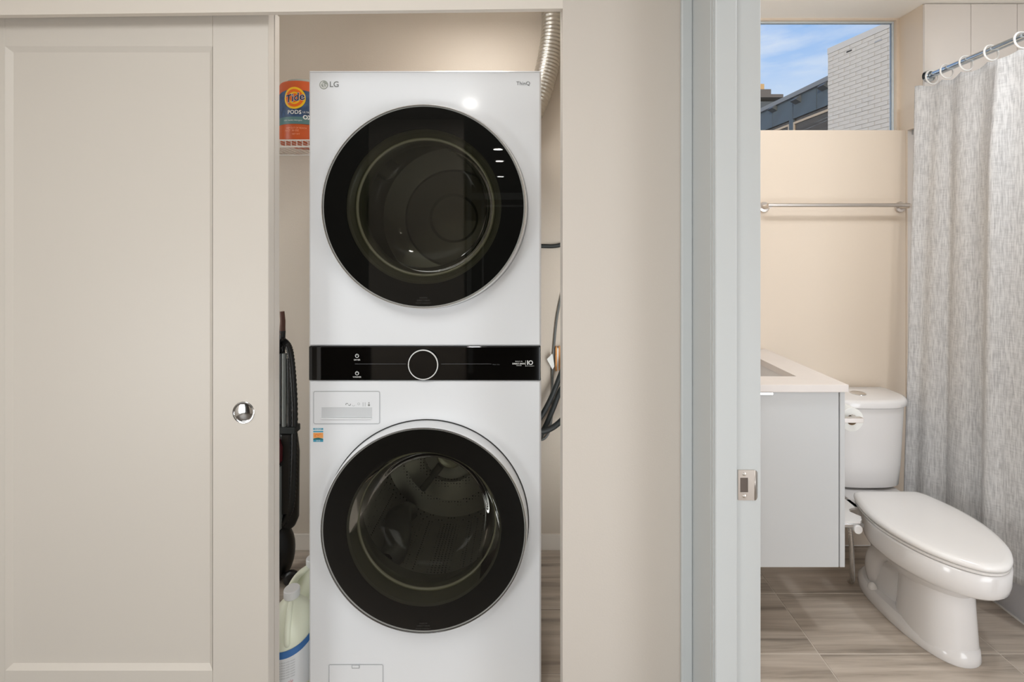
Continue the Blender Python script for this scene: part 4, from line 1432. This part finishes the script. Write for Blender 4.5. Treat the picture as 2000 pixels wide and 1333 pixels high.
# trapway swell
bw.tube(smooth_path([(TX0 - 0.062, 1.72, 0.205), (TX0 - 0.070, 1.79, 0.215), (TX0 - 0.070, 1.85, 0.17), (TX0 - 0.066, 1.875, 0.10), (TX0 - 0.05, 1.88, 0.03)], 8), [0.024 + 0.008 * math.sin(PI * i / 32) for i in range(33)], 16)
bw.tube(smooth_path([(TX0 + 0.062, 1.72, 0.205), (TX0 + 0.070, 1.79, 0.215), (TX0 + 0.070, 1.85, 0.17), (TX0 + 0.066, 1.875, 0.10), (TX0 + 0.05, 1.88, 0.03)], 8), [0.024 + 0.008 * math.sin(PI * i / 32) for i in range(33)], 16)
# foot flange
bw.loft([at(egg(1.540, 1.985, 0.114, 1.80, 2.3), 0.0005), at(egg(1.537, 1.987, 0.116, 1.80, 2.3), 0.006), at(egg(1.540, 1.985, 0.114, 1.80, 2.3), 0.034), at(egg(1.552, 1.975, 0.102, 1.80, 2.3), 0.046), at(egg(1.60, 1.90, 0.06, 1.74, 2.4), 0.048)])
# deck below the tank
def rbox_loop(x0, x1, y0, y1, z, rad):
    return rr_loop(x0, x1, y0, y1, z, rad, 6)
bw.loft([rbox_loop(TX0 - 0.09, TX0 + 0.09, 1.84, 2.12, 0.262, 0.03), rbox_loop(TX0 - 0.125, TX0 + 0.125, 1.86, 2.13, 0.302, 0.03), rbox_loop(TX0 - 0.128, TX0 + 0.128, 1.86, 2.13, 0.342, 0.03), rbox_loop(TX0 - 0.122, TX0 + 0.122, 1.87, 2.125, 0.347, 0.03)])
bw.build('bowl', 'ceramic', toil, smooth=42)
for sgn in (-1, 1):
    MB().ball((TX0 + sgn * 0.094, 1.845, 0.042), 0.0165, 0.0165, 0.022, 18, 8, True).build('bolt_cap', 'seat', toil, smooth=60)
# tank: rounded front
def tank_loop(hw, yf, yb, z, n=40):
    P = []
    for i in range(n + 1):
        a = PI * i / n
        c, s = math.cos(a), math.sin(a)
        P.append((TX0 + hw * math.copysign(abs(c) ** 0.62, c), yb - 0.075 - (yb - 0.075 - yf) * abs(s) ** 0.9, z))
    P += [(TX0 - hw, yb - 0.02, z), (TX0 - hw + 0.012, yb, z), (TX0 + hw - 0.012, yb, z), (TX0 + hw, yb - 0.02, z)]
    return P
TZ0, TZ1 = 0.348, 0.695
tk = MB().loft([tank_loop(0.152, 2.000, 2.145, TZ0), tank_loop(0.164, 1.984, 2.150, TZ0 + 0.012), tank_loop(0.170, 1.975, 2.152, TZ0 + 0.10), tank_loop(0.181, 1.964, 2.155, TZ1 - 0.001)])
tk.build('tank', 'ceramic', toil, smooth=45)
tl = MB().loft([tank_loop(0.185, 1.960, 2.157, TZ1), tank_loop(0.190, 1.953, 2.160, TZ1 + 0.006), tank_loop(0.191, 1.952, 2.160, TZ1 + 0.024), tank_loop(0.187, 1.957, 2.158, TZ1 + 0.032), tank_loop(0.176, 1.970, 2.150, TZ1 + 0.036)])
tlo = tl.build('tank_lid', 'ceramic', toil, smooth=45)
fb = MB().lathe([(0.030, 0.0), (0.030, 0.003), (0.027, 0.005), (0.0008, 0.0055)], (TX0 - 0.003, 2.055, TZ1 + 0.0355), 'Z', 36, cap1=True).build('flush_button', 'chrome', tlo)
# bidet attachment on the left of the bowl
bd = MB().box(1.285, TX0 + 0.12, 1.85, 1.903, 0.3475, 0.3545).build('bidet_attachment', 'seat', toil)
arm = [(1.300, 1.905), (1.180, 1.905), (1.158, 1.895), (1.150, 1.870), (1.150, 1.752), (1.236, 1.752), (1.247, 1.760), (1.262, 1.785), (1.252, 1.800), (1.243, 1.818), (1.250, 1.833), (1.268, 1.842), (1.300, 1.846)]
def pplane(P, z0_, z1_):
    return MB().loft([[(x, y, z0_) for x, y in P], [(x, y, z1_) for x, y in P]])
pplane(arm, 0.3465, 0.3545).build('side_arm', 'seat', bd, smooth=25)
MB().box(1.176, 1.252, 1.752, 1.790, 0.330, 0.346, bev=0.003).build('control_box', 'silver', bd)
MB().lathe([(0.0145, -0.006), (0.016, -0.004), (0.016, 0.02)], (1.226, 1.752, 0.326), 'Y', 28, cap0=True, cap1=True).build('control_knob', 'seat', bd, smooth=30)
hp = smooth_path([(1.218, 1.785, 0.330), (1.228, 1.79, 0.26), (1.246, 1.81, 0.16), (1.285, 1.865, 0.06), (1.315, 1.925, 0.012)], 16)
MB().tube(hp, [0.0078 + 0.0010 * (i % 2) for i in range(len(hp))], 10).build('braided_hose', 'silver', bd, smooth=20)

# shower curb / receptor
cb_ = thing('shower_tray', 'low grey shower tray with raised curb under the curtain', 'shower tray', (2.18, 1.1, 0))
MB().box(1.806, 1.875, -0.38, Y_BL - 0.001, 0.0, 0.165, bev=0.006).build('curb', 'curb', cb_)
MB().box(1.876, 2.555, -0.38, Y_T + 0.015, 0.0, 0.05, bev=0.004).build('pan', 'curb', cb_)
MB().box(1.802, 1.8059, -0.38, Y_BL - 0.002, 0.0, 0.006).build('sealant_bead', 'ring', cb_)

# curtain rod, rings and curtain
ZR = 2.108
XR = X_(1812, Y_T)
rod = thing('curtain_rod', 'polished steel shower rod above the linen curtain', 'curtain rod', (XR, 0.8, ZR))
MB().tube([(XR, -0.398, ZR), (XR, Y_T - 0.0005, ZR)], 0.0125, 20).build('tube', 'rod', rod)
MB().lathe([(0.026, 0.0), (0.024, -0.012), (0.013, -0.014)], (XR, Y_T - 0.0008, ZR), 'Y', 28).build('end_flange', 'rod', rod, smooth=40)
ring_px = [1813.5, 1849, 1887, 1936, 1996]
ring_y = [XR * F / (p - VX) for p in ring_px]
lbls = ['farthest white curtain ring, at the panelled wall end of the rod', 'second white curtain ring from the panelled wall', 'third white curtain ring, in the middle of the visible rod',
        'fourth white curtain ring, above the sagging curtain hem', 'nearest white curtain ring, at the right picture edge']
for i, y in enumerate(ring_y):
    y = min(y, Y_T - 0.022)
    ring_y[i] = y
    pts = []
    for k in range(28):
        a = 2 * PI * k / 28
        pts.append((XR + 0.0265 * math.cos(a), y + 0.006 * math.sin(a) * 0.6, ZR - 0.0105 + 0.030 * math.sin(a)))
    tag(MB().tube(pts, 0.0034, 8, closed=True).build('curtain_ring', 'ring', smooth=60), lbls[i], 'curtain ring', 'white curtain rings')
y_ = ring_y[-1]
all_r = sorted(ring_y) 
step = 0.155
while y_ - step > 1.15:
    y_ -= step
    all_r.insert(0, y_)
# curtain sheet
NY, NZ = 220, 70
YC0, YC1 = 1.16, 2.072
ZT, ZB_ = ZR - 0.045, 0.175
rows = []
for j in range(NZ + 1):
    v = j / NZ
    row = []
    for i in range(NY + 1):
        u = i / NY
        y = YC0 + (YC1 - YC0) * u
        # droop between rings
        k = 0
        sag = 0.0
        for q in range(len(all_r) - 1):
            if all_r[q] <= y <= all_r[q + 1]:
                s_ = (y - all_r[q]) / (all_r[q + 1] - all_r[q])
                sag = math.sin(PI * s_)
                break
        d = 2.072 - y
        ph = 2 * PI * (d / 0.135 + 0.35 * math.sin(d * 7.0)) + 0.6
        amp = 0.006 + 0.008 * min(1.0, d / 0.30) + 0.004 * v
        off = amp * math.sin(ph) + 0.0022 * math.sin(1.7 * ph + 1.0 + v * 1.5) * (0.4 + v)
        # deep fold near the right picture edge
        off += -0.030 * math.exp(-((y - 1.735 - 0.02 * v) / 0.022) ** 2) * (1 - 0.5 * v)
        lean = -0.020 - 0.050 * v * math.exp(-(d / 0.10) ** 2) - 0.048 * math.exp(-(d / 0.035) ** 2) * (1 - 0.3 * v) - 0.01 * v - 0.016 * v * math.exp(-(d / 0.25) ** 2)
        z = ZT - sag * 0.014 * (1 - v) ** 6 - (ZT - ZB_) * v
        row.append((XR + 0.004 + off * (0.45 + 0.55 * min(1, v * 5)) + lean, y - 0.010 * math.cos(ph) * v, z))
    rows.append(row)
cu = MB().grid(rows).build('shower_curtain', 'curtain', smooth=80, solid=0.0018)
tag(cu, 'heathered grey linen shower curtain hanging from white rings behind the toilet', 'shower curtain')

# bathroom lamp fixture (outside the frame) and hall fixtures
def fixture(name, lb, cat, x, y, r, group=None):
    t_ = thing(name, lb, cat, (x, y, HC - 0.02), group)
    MB().lathe([(r + 0.016, 0.0195), (r + 0.016, 0.012), (r + 0.004, 0.010), (r, 0.0165)], (x, y, HC - 0.02), 'Z', 40).build('trim_ring', 'cap', t_, smooth=40)
    MB().lathe([(r, 0.0165), (0.001, 0.0165)], (x, y, HC - 0.02), 'Z', 40).build('diffuser', 'lampglow', t_, smooth=0)
    return t_


fixture('recessed_downlight', 'recessed ceiling downlight in the hall nearest the laundry closet', 'downlight', -0.40, -0.71, 0.05, 'hall downlights')
for (dx, dy, s_) in ((-0.272, -2.43, 'nearest'), (-0.29, -3.16, 'middle'), (-0.34, -4.48, 'farthest')):
    fixture('recessed_downlight', 'recessed downlight mirrored in the dryer glass, %s of the three' % s_, 'downlight', dx, dy, 0.055, 'hall downlights')
cl = thing('ceiling_light', 'added flat housing around the hall fill light', 'ceiling light', (-0.62, -0.12, HC - 0.07))
MB().box(-1.38, 0.14, -0.63, 0.39, HC - 0.018, HC - 0.001, bev=0.004).build('housing', 'cap', cl)  # unseen housing, added to go with the hall fill
bl = thing('ceiling_light', 'round bathroom ceiling light near the doorway', 'ceiling light', (0.95, 1.32, HC - 0.05))
MB().lathe([(0.15, 0.049), (0.15, 0.006), (0.145, 0.0), (0.001, 0.0)], (0.95, 1.32, HC - 0.05), 'Z', 40).build('housing', 'cap', bl, smooth=40)

# =================================================================== OUTSIDE
# painted brick building
C0 = Vector((X_(1617, 8.0), 8.0, 0))
ud = Vector((0.288, -1.0, 0)).normalized()
un = Vector((-ud.y, ud.x, 0))
if un.x > 0:
    un = -un
ztop = Z_(95, 8.0)
bb = thing('brick_building', 'tall pale painted brick building outside the bathroom window', 'building', (C0.x, C0.y, 0.0))
UZ = Vector((0, 0, 1))
LEN = 3.4
MB().obox(C0, ud, -un, UZ, (0.0, LEN), (0.007, 2.5), (0.0, ztop - 0.10)).build('wall_core', 'mortar', bb, smooth=0)
MB().obox(C0, ud, -un, UZ, (-0.006, LEN), (-0.006, 2.5), (ztop - 0.098, ztop)).build('coping', 'coping', bb, smooth=0)
bl_, bh, pl, ph_ = 0.192, 0.060, 0.200, 0.066
zb0 = ztop - 0.102
cache = {}
rest = MB()
nrow = 24
for r_ in range(48):
    z1_ = zb0 - r_ * ph_
    z0_ = z1_ - bh
    s = 0.0
    first = True
    while s < LEN - 0.05:
        ln = bl_
        if first and r_ % 2:
            ln = bl_ / 2 - 0.004
        e_ = min(s + ln, LEN)
        if r_ < nrow and s < 1.9:
            k = round(e_ - s, 3)
            pos = C0 + ud * s + UZ * z0_
            jit = random.uniform(-0.0025, 0.0025)
            if k not in cache:
                q = MB().obox(pos, ud, -un, UZ, (0, e_ - s), (jit, 0.0075), (0, bh)).build('brick', 'brick', bb, origin=pos, smooth=0)
                cache[k] = q
            else:
                q = cache[k].copy()
                COL.objects.link(q)
                q.parent = bb
                q.location = pos - WORLD[bb] + un * jit
        else:
            rest.obox(C0 + ud * s + UZ * z0_, ud, -un, UZ, (0, e_ - s), (0, 0.0075), (0, bh))
        s += ln + 0.008
        first = False
ro_ = rest.build('brick_courses', 'brick', bb, smooth=0)
ro_['kind'] = 'stuff'
for (s, z_, ln) in ((0.34, ztop - 0.205, 0.09), (0.80, ztop - 0.235, 0.11)):
    MB().obox(C0 + ud * s, ud, un, UZ, (0, ln), (-0.004, 0.006), (z_, z_ + 0.022)).build('vent_slot', 'gapdark' if s < 0.5 else 'groove', bb, smooth=0)

# dark clad building beyond it
A0 = Vector((X_(1617, 12.0), 12.0, 0))
vd = Vector((-0.1, 1.0, 0)).normalized()
vn = Vector((-vd.y, vd.x, 0))
if vn.x > 0:
    vn = -vn
zt_ = Z_(150, 12.0)
zf = Z_(205, 12.0)
db = thing('clad_building', 'dark slate clad building with roof vents seen through the bathroom window', 'building', (A0.x, A0.y, 0.0))
S0, S1 = -2.5, 3.2
MB().obox(A0, vd, -vn, UZ, (S0, S1), (0.05, 4.0), (0.0, zt_ - 0.10)).build('core', 'shopglass', db, smooth=0)
MB().obox(A0, vd, -vn, UZ, (S0, S1), (-0.06, 4.0), (zt_ - 0.12, zt_)).build('coping', 'slate_cap', db, smooth=0)
def s_at(px):
    k = (px - VX) / F
    return (A0.x - k * A0.y) / (k * vd.y - vd.x)
seams = [S1, s_at(1509), s_at(1548.5), s_at(1595), s_at(1640), S0]
for i in range(len(seams) - 1):
    b0, b1 = seams[i + 1], seams[i]
    if b1 - b0 > 0.05:
        MB().obox(A0, vd, -vn, UZ, (b0 + 0.012, b1 - 0.012), (0.0, 0.05), (zf, zt_ - 0.12)).build('cladding_panel', 'slate', db, smooth=0)
for px, py in ((1513, 212), (1559, 195), (1612, 168)):
    s = s_at(px)
    p = A0 + vd * s
    z = Z_(py, p.y)
    q = MB()
    q._add([p + vd * a + vn * b + UZ * (z + c) for (a, b, c) in ((-0.12, 0, 0.12), (0.12, 0, 0.12), (0.12, 0.16, -0.02), (-0.12, 0.16, -0.02), (-0.12, 0, -0.10), (0.12, 0, -0.10))],
           [(0, 1, 2, 3), (0, 3, 4), (1, 5, 2), (3, 2, 5, 4)])
    q.build('vent_hood', 'hood', db, smooth=0)
# windows under the fascia
for (pa, pb) in ((1640, 1549), (1541, 1498)):
    sa, sb = s_at(pa), s_at(pb)
    fr_ = MB()
    t_ = 0.05
    zb_ = zf - 1.3
    fr_.obox(A0, vd, -vn, UZ, (sa, sb), (0.0, 0.049), (zf - 0.16, zf - 0.10))
    fr_.obox(A0, vd, -vn, UZ, (sb - t_, sb), (0.0, 0.049), (zb_, zf - 0.16))
    fr_.obox(A0, vd, -vn, UZ, (sa, sa + t_), (0.0, 0.049), (zb_, zf - 0.16))
    fo = fr_.build('window', 'tanframe', db, smooth=0)
    MB().obox(A0, vd, -vn, UZ, (sa + t_, sb - t_), (0.03, 0.049), (zb_, zf - 0.16)).build('pane', 'shopglass', fo, smooth=0)
MB().obox(A0, vd, -vn, UZ, (s_at(1549), s_at(1541)), (0.0, 0.049), (zf - 1.3, zf)).build('pier', 'slate', db, smooth=0)

# distant house
YQ = 24.0
hx = lambda p: X_(p, YQ)
hz = lambda p: Z_(p, YQ)
dh = thing('distant_house', 'distant house with grey roof and tan chimney at the window corner', 'house', (hx(1490), YQ, 0))
MB().box(hx(1440), hx(1524), YQ + 0.2, YQ + 4, 0, hz(196)).build('wall', 'hood', dh, smooth=0)
MB().box(hx(1436), hx(1530), YQ, YQ + 4.2, hz(190), hz(184)).build('roof_slab', 'rooftile', dh, smooth=0)
MB().box(hx(1440), hx(1508), YQ + 0.1, YQ + 4.0, hz(184), hz(173)).build('roof_slab', 'rooftile', dh, smooth=0)
chm = MB().box(hx(1480), hx(1504.5), YQ + 0.6, YQ + 1.3, hz(173), hz(156)).build('chimney', 'stucco', dh, smooth=0)
MB().box(hx(1480.2), hx(1504.3), YQ + 0.55, YQ + 1.35, hz(176), hz(170)).build('chimney_base', 'rooftile', chm, smooth=0)
gr = MB().box(-60, 80, 3.0, 90, -0.4, -0.3).build('ground', mat('grey_asphalt', (120, 118, 114), 0.9), smooth=0)
struct(gr)
